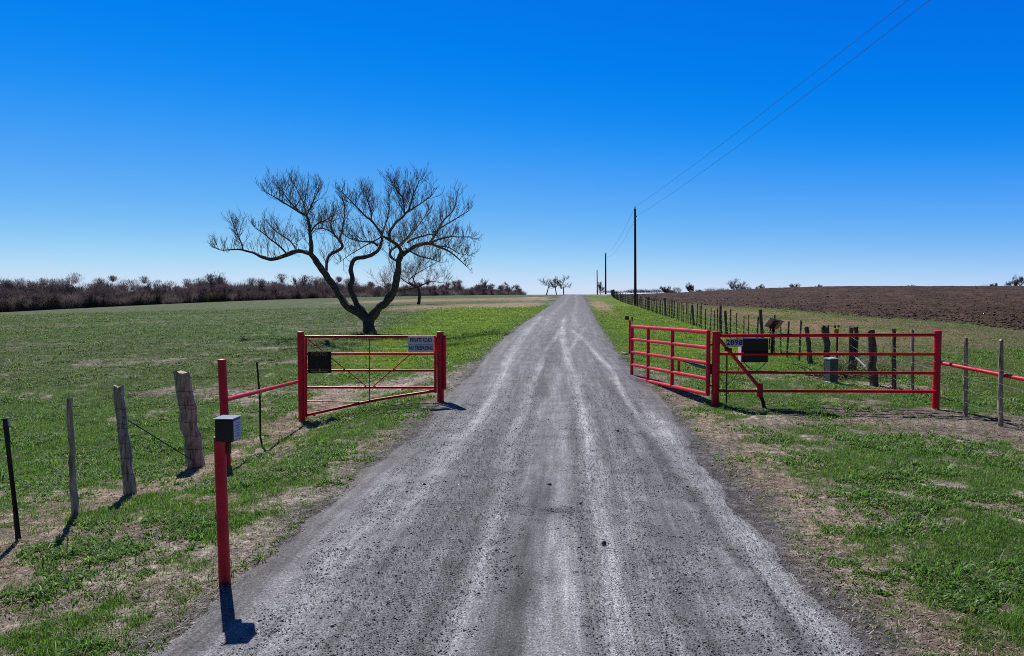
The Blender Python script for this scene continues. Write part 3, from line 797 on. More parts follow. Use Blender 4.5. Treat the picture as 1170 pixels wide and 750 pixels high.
# far wood on the left: dense bare brush, one mass, with a few taller trees one can tell apart
def wood():
    n = 0; Vs = []; cols = []
    def bush(cx, cy, cz, W, H, cnt, tint):
        # strands leaning up and out of a low dome
        a = rng.uniform(0, 2 * math.pi, cnt); rr = np.sqrt(rng.random(cnt)); u = rng.random(cnt)
        hz = H * (u ** .7) * np.sqrt(np.clip(1 - .6 * rr ** 2, .1, 1))
        x0 = cx + np.cos(a) * rr * W / 2; y0 = cy + np.sin(a) * rr * W / 2; z0 = cz + hz * .85
        L = rng.uniform(.6, 2.3, cnt) * (.6 + H / 12)
        dx = np.cos(a) * rr * .5 + rng.normal(0, .45, cnt); dy = rng.normal(0, .5, cnt); dz = rng.uniform(.15, 1.1, cnt)
        w = rng.uniform(.02, .05, cnt)
        V = np.zeros((cnt, 3, 3))
        V[:, 0] = np.stack([x0 - w, y0, z0], -1); V[:, 1] = np.stack([x0 + w, y0, z0], -1)
        V[:, 2] = np.stack([x0 + dx * L, y0 + dy * L, z0 + dz * L], -1)
        m = 26; a3 = rng.normal(0, .5, m); hh = H * rng.uniform(.7, 1.25, m); bx = cx + rng.uniform(-.3, .3, m) * W; by_ = cy + rng.uniform(-.3, .1, m) * W
        if H > 3:
            U = np.zeros((m, 3, 3)); wl = rng.uniform(.05, .13, m)
            U[:, 0] = np.stack([bx - wl, by_, np.full(m, cz)], -1); U[:, 1] = np.stack([bx + wl, by_, np.full(m, cz)], -1)
            U[:, 2] = np.stack([bx + np.sin(a3) * hh * .6, by_ - rng.uniform(0, 1.5, m), cz + hh], -1)
            Vs.append(U.reshape(-1, 3)); cols.append(np.repeat(np.full((m, 3), .03) * rng.uniform(.6, 2.2, (m, 1)), 3, 0))
        Vs.append(V.reshape(-1, 3))
        c = np.array(tint)[None, :] * rng.uniform(.5, 1.5, (cnt, 1)); cols.append(np.repeat(c, 3, 0))
    # front edge of the wood in photo pixels: base y
    def basey(px): return np.interp(px, [-60, 0, 100, 200, 300, 400, 500, 560, 590], [359, 358.5, 354, 349.5, 345.5, 343, 341, 339.5, 338.5])
    def topy(px): return np.interp(px, [-60, 0, 30, 60, 100, 120, 160, 200, 240, 300, 400, 500, 560, 590], [322, 322, 321, 323, 327, 325, 327, 328, 324, 325, 326, 327, 330, 333])
    px = -80.0
    while px < 592:
        for row in range(3):
            q = px + random.uniform(-4, 4)
            d0 = 175 + row * 9 + random.uniform(-3, 3) + max(0, q - 300) * .22
            b = P(q, basey(q) - row * .8, d0)
            k = d0 / 780
            hpx = (basey(q) - topy(q)) * random.uniform(.6, 1.08) * (.72 + .2 * row)
            W = random.uniform(14, 26) * k * (.6 if q > 480 else 1)
            t = random.uniform(.45, 1.35)
            tint = (.185 * t, .168 * t, .160 * t)
            if random.random() < .06: tint = (.07, .08, .05)
            bush(b.x, b.y, b.z - .5, W, hpx * k, 1900, tint)
            if random.random() < .55:      # bare crown standing out of the brush
                cnt = 420; th = random.uniform(1.0, 3.2) * (.6 + .4 * (q < 420)); cz = b.z + hpx * k * random.uniform(.7, .95)
                th0 = rng.normal(0, .55, cnt); u = rng.random(cnt)
                x0 = b.x + np.sin(th0) * u * th; z0 = cz + np.cos(th0) * u * th; y0 = b.y + rng.normal(0, .6, cnt)
                w = rng.uniform(.02, .05, cnt); ln = rng.uniform(.3, 1.0, cnt); a2 = th0 + rng.normal(0, .45, cnt)
                V = np.zeros((cnt, 3, 3)); V[:, 0] = np.stack([x0 - w, y0, z0], -1); V[:, 1] = np.stack([x0 + w, y0, z0], -1)
                V[:, 2] = np.stack([x0 + np.sin(a2) * ln, y0, z0 + np.cos(a2) * ln], -1)
                Vs.append(V.reshape(-1, 3)); cols.append(np.repeat(np.array([(.15, .125, .135)]) * rng.uniform(.5, 1.4, (cnt, 1)), 3, 0))
        px += 6.5
    for i in range(70):   # sparse scrub along the skyline to the right
        q = random.uniform(690, 1180); b = P(q, np.interp(q, [690, 1170], [335, 330.5]), 300)
        bush(b.x, b.y, b.z - .3, random.uniform(2.5, 7), random.uniform(.8, 2.6) * random.random() ** .5, 260, (.08, .065, .07))
    V = np.concatenate(Vs); c = np.concatenate(cols)
    o = np_mesh('far_wood', V, np.arange(len(V)).reshape(-1, 3), M['brushmass'], c)
    tag(o, 'far band of bare brown brush and woodland along the edge of the field', 'woodland', kind='stuff')
wood()
tall = [(18, 321, 40, 'tall bare tree rising above the far wood, leftmost of all'),
        (75, 320, 34, 'bare tree rising above the far wood near its left end, wide twiggy top'),
        (118, 322, 26, 'bare tree above the far wood, third from the left'),
        (175, 323, 26, 'low bare tree top above the far wood, left of its highest tree'),
        (247, 313, 30, 'highest bare tree of the far wood, left of the large gnarled tree'),
        (345, 317, 26, 'bare tree of the far wood seen left under the fork of the large gnarled tree'),
        (551, 320, 14, 'slim bare tree at the thin right end of the far wood')]
for i, (px, tp, w, lb) in enumerate(tall):
    d0 = 182 + max(0, px - 300) * .22
    by = float(np.interp(px, [0, 100, 200, 300, 400, 500, 560], [358, 354, 349.5, 345.5, 343, 341, 339.5]))
    bare_tree(px, by, tp, w, lb, seed=60 + i, trunks=2, low=.3, dense=1.2, base=(P(px, by, d0), d0), mat='brush')

# ------------------------------------------------------------------ utility poles and wires
def pole(base, top, r, label, hw=True):
    root = empty('utility_pole', base, label, 'utility pole', 'utility poles along the road')
    MB().tube([base - Vector((0, 0, .5)), base.lerp(top, .5), top], [r, r * .85, r * .7], 10).build('pole', M['polewood'], root)
    if hw:
        t = (top - base).normalized()
        MB().tube([top - t * .02, top + t * .10, top + t * .2, top + t * .28], [.05, .07, .05, .07], 8).build('insulator', M['blacktop'], root)
        MB().tube([top - t * .9 - Vector((.1, .2, 0)), top - t * .9 - Vector((-.16, .26, 0))], .05, 6).build('bracket', M['steel'], root)
    return root
p1b, d1 = G(726, 350.5); p1t = P(725.6, 239, d1)
pole(p1b, p1t, .17, 'tallest dark wooden utility pole, nearest of the three beside the road fence')
D2 = 168; p2b = P(692, 334, D2); p2t = P(692, 290, D2)
pole(p2b, p2t, .22, 'brown wooden utility pole, middle one of the three, at the crest')
D3 = 235; p3b = P(682.5, 336, D3); p3t = P(682.2, 309, D3)
pole(p3b, p3t, .22, 'shortest and farthest utility pole of the three beyond the road crest')
def cable(a, b, sag, r=.012, n=24):
    pts = [a.lerp(b, i / n) - Vector((0, 0, sag * 4 * (i / n) * (1 - i / n))) for i in range(n + 1)]
    return MB().tube(pts, r, 5, cap=False)
w1a = p1t + Vector((0, 0, .25)); w2a = p1t + Vector((.15, -.25, -.85))
def through(a, px, py, d, ext):
    q = P(px, py, d); return a + (q - a) * ext
w = cable(w1a, through(w1a, 1026, 0, 23, 1.35), 0.35, .0085).build('power_line', M['polewood']); tag(w, 'upper black power line running overhead from the tallest pole out of the photo top', 'power line')
w = cable(w2a, through(w2a, 1044, 0, 23, 1.35), .55, .0085).build('power_line', M['polewood']); tag(w, 'lower right black power line running overhead from the side of the tallest pole', 'power line')
w = cable(w1a, p2t + Vector((0, 0, .1)), 1.2, .010).build('power_line', M['polewood']); tag(w, 'upper thin wire sagging from the tallest pole to the middle pole', 'power line')
w = cable(w2a, p2t - Vector((0, 0, .8)), 1.4, .010).build('power_line', M['polewood']); tag(w, 'lower thin wire sagging from the tallest pole to the middle pole', 'power line')

# ------------------------------------------------------------------ posts
def wrap(mb, base, top, t, r, rw=.004):
    c = base.lerp(top, t); mb.tube([c + Vector((math.cos(a) * r, math.sin(a) * r, .01 * math.sin(3 * a))) for a in [2 * math.pi * i / 12 for i in range(13)]], rw, 4, cap=False)
def wood_post(base, top, r, mat, parent, n=9, gnarl=.35, seed=0, segs=9, topcut=.0, label=None, taper=.85, name='post'):
    st = random.getstate(); random.seed(seed)
    pts = []; rad = []
    a = base - Vector((0, 0, .25))
    for i in range(segs + 1):
        t = i / segs
        p = a.lerp(top, t) + Vector((random.gauss(0, 1), random.gauss(0, 1), 0)) * r * .13 * gnarl * 2 * (0 < i < segs)
        pts.append(p); rad.append(r * (1 + (taper - 1) * t) * (1 + random.uniform(-.11, .11) * gnarl * 1.3))
    mb = MB().tube(pts, rad, n, noise=gnarl * .6, seed=seed * 3.7)
    # split, uneven top
    for j in range(n):
        k = len(mb.v) - n + j; v = mb.v[k]; mb.v[k] = (v[0], v[1], v[2] + random.uniform(-topcut, topcut))
    random.setstate(st)
    o = mb.build(name, mat, parent)
    if label: o['label'] = label
    return o
def wire_between(mb, pts, r=.0022):
    for a, b in zip(pts[:-1], pts[1:]):
        n = 5; mb.tube([a.lerp(b, i / n) - Vector((0, 0, .03 * 4 * (i / n) * (1 - i / n))) for i in range(n + 1)], r, 3, cap=False)

def tpost(base, top, parent, tip=True, r=.02):
    t = (top - base).normalized()
    mb = MB()
    d = top - base; b0 = base - t * .3
    mb.tube([b0, top], r * .55, 4); mb.box(base + d / 2, (r * 2.2, .006, d.length), Matrix.Rotation(math.atan2(d.x, d.z), 3, 'Y'))
    for i in range(14):
        mb.box(base + d * (.12 + .06 * i) + Vector((0, -r * .5, 0)), (.012, .012, .02))
    mb.build('post', M['steel'], parent)
    if tip: MB().tube([top - t * .075, top + t * .003], r * 1.0, 6).build('white_tip', M['white'], parent)

# left roadside fence
lb1, ld1 = G(19, 617); lb2, ld2 = G(85, 592); lb3, ld3 = G(150, 565); lb4, ld4 = G(227, 534)
lt1, lt2, lt3, lt4 = P(8, 478, ld1), P(80, 455, ld2), P(135.5, 442, ld3), P(208, 425, ld4)
fl = empty('wire_fence', (lb3 + lb2) / 2, 'short run of weathered fence posts left of the gate, before the green field', 'fence')
tpost(lb1, lt1, fl)
wood_post(lb2, lt2, .034, M['wood'], fl, gnarl=.6, seed=3, segs=11)
wood_post(lb3, lt3, .078, M['wood'], fl, gnarl=.42, seed=15, segs=11, topcut=.03, taper=.72)
wood_post(lb4, lt4, .122, M['wood'], fl, n=14, gnarl=.42, seed=9, segs=12, topcut=.04, taper=1.05)
mb = MB()
for t in (.25, .52, .78): wire_between(mb, [P(-90, 500, ld1 * .8) + Vector((0, 0, (t - .9) * 1.1)), lb1.lerp(lt1, t), lb2.lerp(lt2, t), lb3.lerp(lt3, t), lb4.lerp(lt4, t)], .0016)
for bb, tt, rr in ((lb3, lt3, .078), (lb4, lt4, .135)):
    for t in (.2, .34, .48, .62, .66, .8): wrap(mb, bb, tt, t, rr, .003)
for q in (0, .006): mb.tube([lb3.lerp(lt3, .72) + Vector((.04, -.05, q)), lb4.lerp(lt4, .08) + Vector((-.03, -.08, q))], .005, 5)
mb.build('wire', M['steel'], fl)

# ------------------------------------------------------------------ red gate, left side
def pipe_post(base, top, r, label, name='gate_post', cat='post', group=None):
    root = empty(name, base, label, cat, group)
    MB().tube([base - Vector((0, 0, .4)), top], r, 20).build('pipe', M['red'], root)
    MB().tube([top - Vector((0, 0, .012)), top + Vector((0, 0, .012)), top + Vector((0, 0, .02))], [r * 1.08, r * 1.08, r * .9], 20).build('cap', M['red'], root)
    return root
DL = 14.9
def gb(px, d, z=None):
    p = P(px, 420, d); return Vector((p.x, p.y, gz(p.x, p.y) - .03))
def postpx(px_t, py_t, px_b, d): # vertical post at depth d
    t = P(px_t, py_t, d); b = P(px_b, 460, d); b = Vector((t.x + (b.x - t.x) * .5, t.y, 0)); b.z = gz(b.x, b.y)
    t = Vector((b.x, t.y, t.z)); return b, t
b_, t_ = postpx(342, 380, 345, DL)
pipe_post(b_, t_, .075, 'thick red pipe gate post at the left end of the tapered gate panel', group='red pipe posts')
LGP = (b_, t_)
b_, t_ = postpx(502.5, 380, 503.5, DL)
pipe_post(b_, t_, .075, 'thick red pipe gate post at the road end of the tapered gate panel', group='red pipe posts')
RGP = (b_, t_)
# gate panel
def gp(px, py, d=DL): return P(px, py, d)
g = empty('pipe_gate', gb(425, DL), 'red tapered gate panel with cross rods and two signs, left of the road', 'gate')
rr = .030
fr = MB()
fr.tube([gp(349.5, 384), gp(349.5, 476.5)], rr, 12); fr.tube([gp(497.5, 385), gp(497.5, 449)], rr, 12)
fr.tube([gp(348, 385), gp(498, 385)], rr * 1.05, 12)
fr.tube([gp(348.5, 475), gp(430, 457), gp(498, 446.5)], rr, 12)
fr.build('frame', M['red'], g)
for y_ in (404.5, 423.5, 443): MB().tube([gp(349.5, y_), gp(497.5, y_)], .026, 12).build('rail', M['red'], g)
for a, b in (((352, 388), (419, 442)), ((469, 405), (426, 442)), ((422, 386), (422, 459)), ((350, 458.5), (421, 459.5))):
    MB().tube([gp(*a, DL + .005), gp(*b, DL + .005)], .0115, 8).build('brace_rod', M['red'], g)
for y_ in (398, 436): MB().box(gp(346.3, y_), (.05, .05, .06 if y_ > 400 else .2)).build('hinge', M['red'], g, bev=.005)
fl_ = MB(); fl_.box((gp(508.3, 415)), (.055, .12, 1.14)); fl_.tube([gp(508.3, 383.5), gp(508.3, 386)], .03, 8)
fl_.build('latch_channel', M['red'], g, bev=.006)
# signs
def sign_frame(c, w, h): return Matrix.Translation(c) @ Matrix.Rotation(R(90), 4, 'X')
def plate(c, w, h, th, mat, parent, name='plate', bev=.008):
    return MB().box(c, (w, th, h)).build(name, mat, parent, smooth_=False, bev=bev)
c = gp(481, 393.6, DL - .06)
s1 = empty('warning_sign', c - Vector((0, 0, .17)), 'white rectangular sign reading private road no trespassing on the red gate panel', 'sign')
plate(c, .56, .335, .006, M['signwhite'], s1)
X = Matrix.Translation(c + Vector((0, -.006, .085))) @ Matrix.Rotation(R(90), 4, 'X')
text_part('PRIVATE ROAD', 'lettering', .135, X, M['navy'], s1, .001, .018, .47)
X = Matrix.Translation(c + Vector((0, -.006, -.085))) @ Matrix.Rotation(R(90), 4, 'X')
text_part('NO TRESPASSING', 'lettering', .135, X, M['navy'], s1, .001, .018, .51)
MB().box(c + Vector((0, -.005, 0)), (.54, .003, .006)).build('divider_line', M['navy'], s1, smooth_=False)
c = gp(365.2, 414, DL - .06)
s2 = empty('posted_sign', c - Vector((0, 0, .24)), 'black square posted sign with gold lettering on the left of the gate panel', 'sign')
plate(c, .51, .475, .006, M['black'], s2)
def TX(c, dz, dx=0): return Matrix.Translation(c + Vector((dx, -.006, dz))) @ Matrix.Rotation(R(90), 4, 'X')
text_part('POSTED', 'lettering', .10, TX(c, .175), M['gold'], s2, .001, .012, .35)
small = mat_simple('faded_lettering', (.075, .075, .085), .6, .1, 9)
for i, (wd, ln) in enumerate([(.40, 'PRIVATE PROPERTY'), (.42, 'HUNTING FISHING TRAPPING OR'), (.40, 'TRESPASSING FOR ANY PURPOSE'), (.36, 'IS STRICTLY FORBIDDEN'), (.38, 'VIOLATORS WILL BE PROSECUTED')]):
    text_part(ln, 'lettering', .036, TX(c, .10 - i * .046), small, s2, .001, .004, wd)
MB().box(c + Vector((0, -.005, -.135)), (.46, .003, .004)).build('divider_line', small, s2, smooth_=False)
for sx in (-1, 1): MB().box(c + Vector((sx * .125, -.005, -.165)), (.15, .003, .016)).build('underline', M['gold'], s2, smooth_=False)
MB().tube([c + Vector((0, -.004, -.165)), c + Vector((0, -.007, -.165))], .024, 10).build('emblem', M['yellow'], s2, smooth_=False)
MB().box(c + Vector((0, -.005, -.205)), (.36, .003, .006)).build('underline', M['signwhite'], s2, smooth_=False)

# short red post and horizontal pipe to the gate post
b5, d5 = G(260, 534); t5 = P(253.5, 412, d5)
pipe_post(b5, t5, .062, 'shorter red pipe post joined by a rail to the gate, behind the keypad box', group='red pipe posts')
o = MB().tube([P(258, 457, d5), P(341, 436, DL)], .035, 14).build('fence_rail', M['red']); tag(o, 'single red pipe rail running from the shorter post up to the left gate post', 'rail')
o_b, o_d = G(302, 509); 
tp = empty('steel_stake', o_b, 'thin dark leaning steel stake standing in front of the red pipe rail', 'stake')
MB().tube([o_b - Vector((0, 0, .2)), P(297.5, 500, o_d), P(297, 455, o_d), P(293.5, 414, o_d)], .018, 6).build('shaft', M['steel'], tp)
MB().tube([P(297.6, 448, o_d - .02), P(297.6, 452, o_d - .02)], .024, 6).build('clip', M['wire'], tp)

# keypad on its red post by the gravel
kb, kd = G(257.5, 667)
kt = P(251, 500, kd)
kroot = empty('keypad_post', kb, 'slim red pipe post standing at the gravel edge, holding a black keypad box', 'post')
MB().tube([kb - Vector((0, 0, .4)), kt], .046, 20).build('pipe', M['red'], kroot)
MB().tube([kt - Vector((0, 0, .01)), kt + Vector((0, 0, .008))], .049, 20).build('cap', M['red'], kroot)
brk = MB(); brk.box(P(258, 512, kd + .03), (.075, .05, .10)); brk.build('bracket', M['rust'], kroot, bev=.004)
kc = P(260.5, 490.5, kd + .0)
kp = empty('keypad_box', kc - Vector((0, 0, .09)), 'black keypad box with white panel facing the road, on top of the slim red post', 'keypad')
rot = Matrix.Rotation(R(34), 3, 'Z')
def hood(c, w, dp, h, rot):
    # housing: overhanging top, sloping front
    vs = []
    prof_ = [(-dp / 2, -h / 2), (dp / 2 - .012, -h / 2), (dp / 2 + .012, h / 2), (-dp / 2, h / 2)]
    for x in (-w / 2, w / 2):
        for (yy, zz) in prof_: vs.append(c + rot @ Vector((x, yy, zz)))
    return vs, [(0, 1, 2, 3), (7, 6, 5, 4), (0, 4, 5, 1), (1, 5, 6, 2), (2, 6, 7, 3), (3, 7, 4, 0)]
# the panel faces the drive (+x side, turned a little to the camera)
rot = Matrix.Rotation(R(-93), 3, 'Z')      # local -y faces the road
W_, D_, H_ = .155, .150, .185
mbk = MB(); mbk.box(kc, (W_, D_, H_), rot); mbk.build('housing', M['blacktop'], kp, smooth_=False, bev=.008)
MB().box(kc + Vector((0, 0, H_ / 2 + .006)), (W_ + .014, D_ + .018, .009), rot).build('lid', mat_simple('sunlit_lid', (.30, .31, .33), .3, .15, 9, spec=.6), kp, smooth_=False, bev=.003)
# white panel on the +x side
nrm = rot @ Vector((0, 1, 0)); side = rot @ Vector((1, 0, 0))
if nrm.x < 0: nrm = -nrm
pc = kc + nrm * (D_ / 2 + .004)
MB().box(pc, (W_ * .86, .005, H_ * .88), rot).build('panel', M['panelwhite'], kp, smooth_=False, bev=.002)
keyr = Matrix.Rotation(math.atan2(nrm.y, nrm.x) + R(90), 4, 'Z')
for i in range(6):
    MB().box(pc + nrm * .004 + Vector((0, 0, H_ * (.30 - .12 * i))) + side * (.0), (W_ * (.55 if i % 2 else .4), .002, .007), rot).build('marking', M['marking'], kp, smooth_=False)

# ------------------------------------------------------------------ right side gate
DR = 14.4
bR, tR = postpx(818.5, 379.5, 818.5, DR)
pipe_post(bR, tR, .082, 'thick red pipe gate post carrying the right gate leaf, beside the house number', group='red pipe posts')
DE = 14.05
bE, tE = postpx(1072, 379, 1071.5, DE)
pipe_post(bE, tE, .070, 'red pipe post at the far right end of the long fixed panel', group='red pipe posts')
_ep = [o for o in bpy.data.objects if o.name.startswith('gate_post') and (o.location - bE).length < .1][0]
for k in (.30, .46, .62, .78, .9):
    cw = MB(); wrap(cw, bE, tE, k, .074, .004); cw.build('wire_coil', M['wire'], _ep)
fp = empty('fixed_panel', gb(945, 14.2), 'long red four rail fixed pipe panel right of the gate, with a diagonal brace', 'gate')
def dpx(px): return DR + (DE - DR) * (px - 818) / 254.0
def lx(px, py, off=0): return P(px, py, dpx(px) + off)
for i, (ya, yb) in enumerate([(383.8, 382.8), (404.8, 405), (425.6, 426.6), (446.6, 447.8)]):
    MB().tube([lx(820, ya), lx(1071, yb)], .036 if i == 0 else .031, 14).build('rail', M['red'], fp)
MB().tube([lx(822, 388, -.03), lx(866, 441, -.05)], .036, 12).build('diagonal_brace', M['red'], fp)
MB().tube([lx(868.3, 438, -.02), lx(868.3, 453.5, -.02)], .062, 16).build('sleeve', M['red'], fp)
lg = MB(); lp = [lx(868.5, 452), lx(871.5, 458), lx(873, 466), lx(873, 476, -.0)]
lg.tube(lp, .040, 10); lg.build('drop_leg', M['steel'], fp)
MB().tube([lx(828, 399, -.05), lx(836, 400, -.05)], .045, 8).build('hook', M['rust'], fp)
# stake and cables behind the post
sb = lx(830.5, 443, .25); 
st_ = empty('steel_rod', Vector((sb.x, sb.y, gz(sb.x, sb.y))), 'thin dark upright rod just right of the right gate post', 'rod')
MB().tube([Vector((sb.x, sb.y, gz(sb.x, sb.y) - .1)), lx(830.5, 404, .25)], .016, 6).build('shaft', M['steel'], st_)
# right leaf, swung open away from the camera
NL = (808.5, 14.5); FL = (721.5, 19.4)
def lf(t, z):
    """t 0 at the hinge, 1 at the free end; z height above the leaf's bottom rail"""
    a = P(808.5, 450.5, 14.5); b = P(721.8, 431.5, 19.3)
    p = a.lerp(b, t); return p + Vector((0, 0, z))
topA = P(808.5, 379.5, 14.5).z - P(808.5, 450.5, 14.5).z; topB = P(721.8, 373, 19.3).z - P(721.8, 431.5, 19.3).z
def lz(t, k): return (topA + (topB - topA) * t) * k
leaf = empty('gate_leaf', Vector((*lf(0, 0).xy, gz(*lf(0, 0).xy))), 'red five rail gate leaf swung open along the right edge of the gravel road', 'gate')
fr = MB()
fr.tube([lf(0, -.03), lf(0, lz(0, 1) + .03)], .046, 14); fr.tube([lf(1, -.03), lf(1, lz(1, 1) + .03)], .046, 14)
fr.tube([lf(0, lz(0, 1)), lf(1, lz(1, 1))], .045, 14); fr.tube([lf(0, 0), lf(1, 0)], .042, 14)
fr.build('frame', M['red'], leaf)
for k in (.25, .5, .75): MB().tube([lf(0, lz(0, k)), lf(1, lz(1, k))], .040, 14).build('rail', M['red'], leaf)
for t in (.40, .735): MB().tube([lf(t, 0), lf(t, lz(t, 1))], .043, 14).build('upright', M['red'], leaf)
for z_ in (.18, 1.05):
    MB().tube([lf(0, z_), Vector((bR.x - .03, bR.y, lf(0, z_).z))], .016, 8).build('hinge', M['steel'], leaf)
# opener arm
oa = empty('gate_opener_arm', lf(0, .45), 'black gate opener arm reaching from the post to the open leaf', 'gate opener')
q0 = Vector((bR.x - .10, bR.y + .16, lf(0, .52).z)); q1 = lf(.36, .50) + Vector((.14, .10, 0))
q1.z = q0.z + .02
MB().tube([q0, q0.lerp(q1, .55)], .034, 12).build('housing', M['blacktop'], oa)
MB().tube([q0.lerp(q1, .5), q1], .016, 8).build('piston', M['steel'], oa)
MB().box(q0 + Vector((.02, -.02, 0)), (.10, .12, .22)).build('bracket', M['black'], oa, bev=.01)
MB().tube([lf(.36, .3) + Vector((.1, .08, 0)), lf(.36, .62) + Vector((.1, .08, 0))], .03, 8).build('mount', M['red'], oa)
# cables
cb = MB()
def loop(p, q, sag, r=.008):
    cb.tube([p.lerp(q, i / 10) - Vector((0, 0, sag * 4 * (i / 10) * (1 - i / 10))) for i in range(11)], r, 5)
loop(lx(822, 432, .08), lx(848, 414, .12), .25); loop(lx(850, 414, .12), lx(860, 423, .12), .02); loop(lx(862, 425, .12), lx(876, 413, .12), .03)
o = cb.build('cable', M['black']); tag(o, 'thin black cable looping from the right gate post to the control box', 'cable')

# house number plate and control box
c = lx(839, 391.8, -.06)
hn = empty('house_number_sign', c - Vector((0, 0, .09)), 'small pale plate with blue house number 2898 beside the black control box', 'sign')
plate(c, .36, .165, .006, M['backing'], hn, bev=.004)
for i, dgt in enumerate('2898'):
    cx = (i - 1.5) * .086
    MB().box(c + Vector((cx, -.0045, 0)), (.080, .003, .15)).build('digit_tile', M['signwhite'], hn, smooth_=False)
    text_part(dgt, 'digit', .155, Matrix.Translation(c + Vector((cx, -.008, 0))) @ Matrix.Rotation(R(90), 4, 'X'), M['navy'], hn, .001, .022)
c = lx(860.8, 400, .16)
cbx = empty('control_box', c - Vector((0, 0, .25)), 'black square gate control box mounted behind the upper rails of the right panel', 'control box')
MB().box(c, (.56, .20, .50)).build('housing', M['blacktop'], cbx, smooth_=False, bev=.012)
MB().box(c + Vector((-.287, .0, -.03)), (.012, .19, .42)).build('side_label', M['white'], cbx, smooth_=False)
MB().box(c + Vector((0, -.103, -.245)), (.57, .012, .012)).build('lip', M['black'], cbx, smooth_=False)
# solar panel on a bent arm
c = P(884, 370, 14.55)
spn = empty('solar_panel', c - Vector((0, 0, .3)), 'small blue solar panel tilted up on a bracket above the right fixed panel', 'solar panel')
rot = Matrix.Rotation(R(14), 3, 'Y') @ Matrix.Rotation(R(-52), 3, 'X')
rot = Matrix.Rotation(R(12), 3, 'Y') @ Matrix.Rotation(R(-38), 3, 'X')
MB().box(c, (.31, .29, .026), rot).build('frame', M['alu'], spn, smooth_=False, bev=.004)
MB().box(c + rot @ Vector((0, 0, .013)), (.29, .27, .012), rot).build('cell', M['solar'], spn, smooth_=False)
MB().box(c + rot @ Vector((0, 0, -.013)), (.285, .265, .006), rot).build('backing', M['backing'], spn, smooth_=False)
MB().tube([lx(882, 404, .05), lx(882.5, 384, .05), c + rot @ Vector((0, 0, -.02))], .028, 10).build('mast', M['steel'], spn)
MB().box(c + rot @ Vector((0, 0, -.03)), (.10, .26, .03), rot).build('bracket', M['polewood'], spn, bev=.004)

# post with black sensor beside the open leaf
vb, vd = G(719.5, 405)
ep = empty('sensor_post', vb, 'thin dark red post with small black box behind the free end of the open leaf', 'post')
MB().tube([vb - Vector((0, 0, .3)), P(719.8, 366, vd)], .036, 12).build('pipe', M['red'], ep)
MB().box(P(716.2, 363.5, vd), (.13, .12, .13)).build('sensor_box', M['blacktop'], ep, smooth_=False, bev=.01)
MB().tube([P(722.2, 366, vd - .03), P(722.2, 382, vd - .03)], .022, 10).build('white_tube', M['white'], ep)
MB().tube([P(722.2, 362.5, vd - .03), P(722.2, 366.5, vd - .03)], .028, 10).build('tube_cap', M['blacktop'], ep)
rs = MB().tube([vb + Vector((-.2, -.2, -.03)), vb + Vector((-.2, -.2, .06)), vb + Vector((-.19, -.2, .09))], [.13, .11, .04], 7, noise=.5).build('rock', M['backing']); tag(rs, 'pale stone lying at the foot of the sensor post', 'rock')

# ------------------------------------------------------------------ right hand fence
rf = empty('wire_fence', G(912, 413)[0], 'long wire fence of many dark posts running up to the crest right of the road', 'fence')
# its line on the ground: surveyed bases of posts from the corner by the gate up to the crest
line_px = [(1143, 487), (1103, 475), (1043, 452), (1022, 445), (999, 441)]
specs = {0: (388, .042, 'wood'), 1: (386, .040, 'wood'), 2: (377, .040, 'wood'), 3: (376, .052, 'darkwood'), 4: (378, .105, 'darkwood')}
wires = []
for i, (a, b) in enumerate(line_px):
    base, d = G(a, b); ty, r, mt = specs[i]
    tp_ = P(a + (1 if i < 2 else -.5 if i != 4 else -4), ty, d)
    wood_post(base, tp_, r, M[mt], rf, n=12 if i == 4 else 8, gnarl=.45 if i < 4 else .6, seed=20 + i, segs=9, topcut=.03)
    wires.append((base, tp_))
bs, ds_ = G(972, 424); t0_ = P(973, 373, ds_)
wood_post(bs, t0_, .085, M['darkwood'], rf, n=12, gnarl=.7, seed=28, topcut=.06)
wood_post(bs + Vector((.2, .1, 0)), P(978.5, 374, ds_), .07, M['darkwood'], rf, n=10, gnarl=.7, seed=29, topcut=.05)
wires.append((bs, t0_))
bs, ds_ = G(947, 421); t1_ = P(942.5, 373, ds_)
wood_post(bs, t1_, .10, M['darkwood'], rf, n=12, gnarl=.8, seed=31, topcut=.06); wires.append((bs, t1_))
bs, ds_ = G(927.5, 417.5); t2_ = P(921.5, 374, ds_)
wood_post(bs, t2_, .08, M['darkwood'], rf, n=10, gnarl=.5, seed=32, topcut=.03); wires.append((bs, t2_))
# the run up the road at constant spacing
anch = [G(*q)[0] for q in ((912, 413), (868, 397), (793, 373), (744, 356.5), (728, 350.8))]
anch += [Vector((rx(y) + 7.9 + k, y, 0)) for y, k in ((105, -.1), (130, .1), (160, 1.2), (185, 3.5))]
ay = [a.y for a in anch]; ax = [a.x for a in anch]
y = ay[0]; i = 0; rs_ = random.Random(5); prev = None
protos = []
farp = MB()
while y < 182:
    x = float(np.interp(y, ay, ax)) + rs_.uniform(-.06, .06)
    h = 1.28 + rs_.uniform(-.16, .14); ln = rs_.gauss(0, .035)
    big = i in (5, 11, 12, 20, 33, 47, 60)
    base = Vector((x, y, gz(x, y)))
    top = base + Vector((ln + (-.12 if big else 0), rs_.gauss(0, .03), h + (.12 if big else 0)))
    r = rs_.uniform(.024, .038) if not big else .075
    if y > 45: r *= 1.3
    if i >= 90: farp.tube([base - Vector((0, 0, .2)), top], [r, r * .85], 5)
    else: wood_post(base, top, r, M['darkwood'], rf, n=6, gnarl=.4, seed=100 + i, segs=5 if y < 70 else 3, topcut=.02)
    if y < 110: wires.append((base, base + Vector((0, 0, 1.2))))
    step = .92 + rs_.uniform(-.16, .16); y += step; i += 1
tag(farp.build('post_row', M['darkwood'], rf), kind='stuff')
mb = MB()
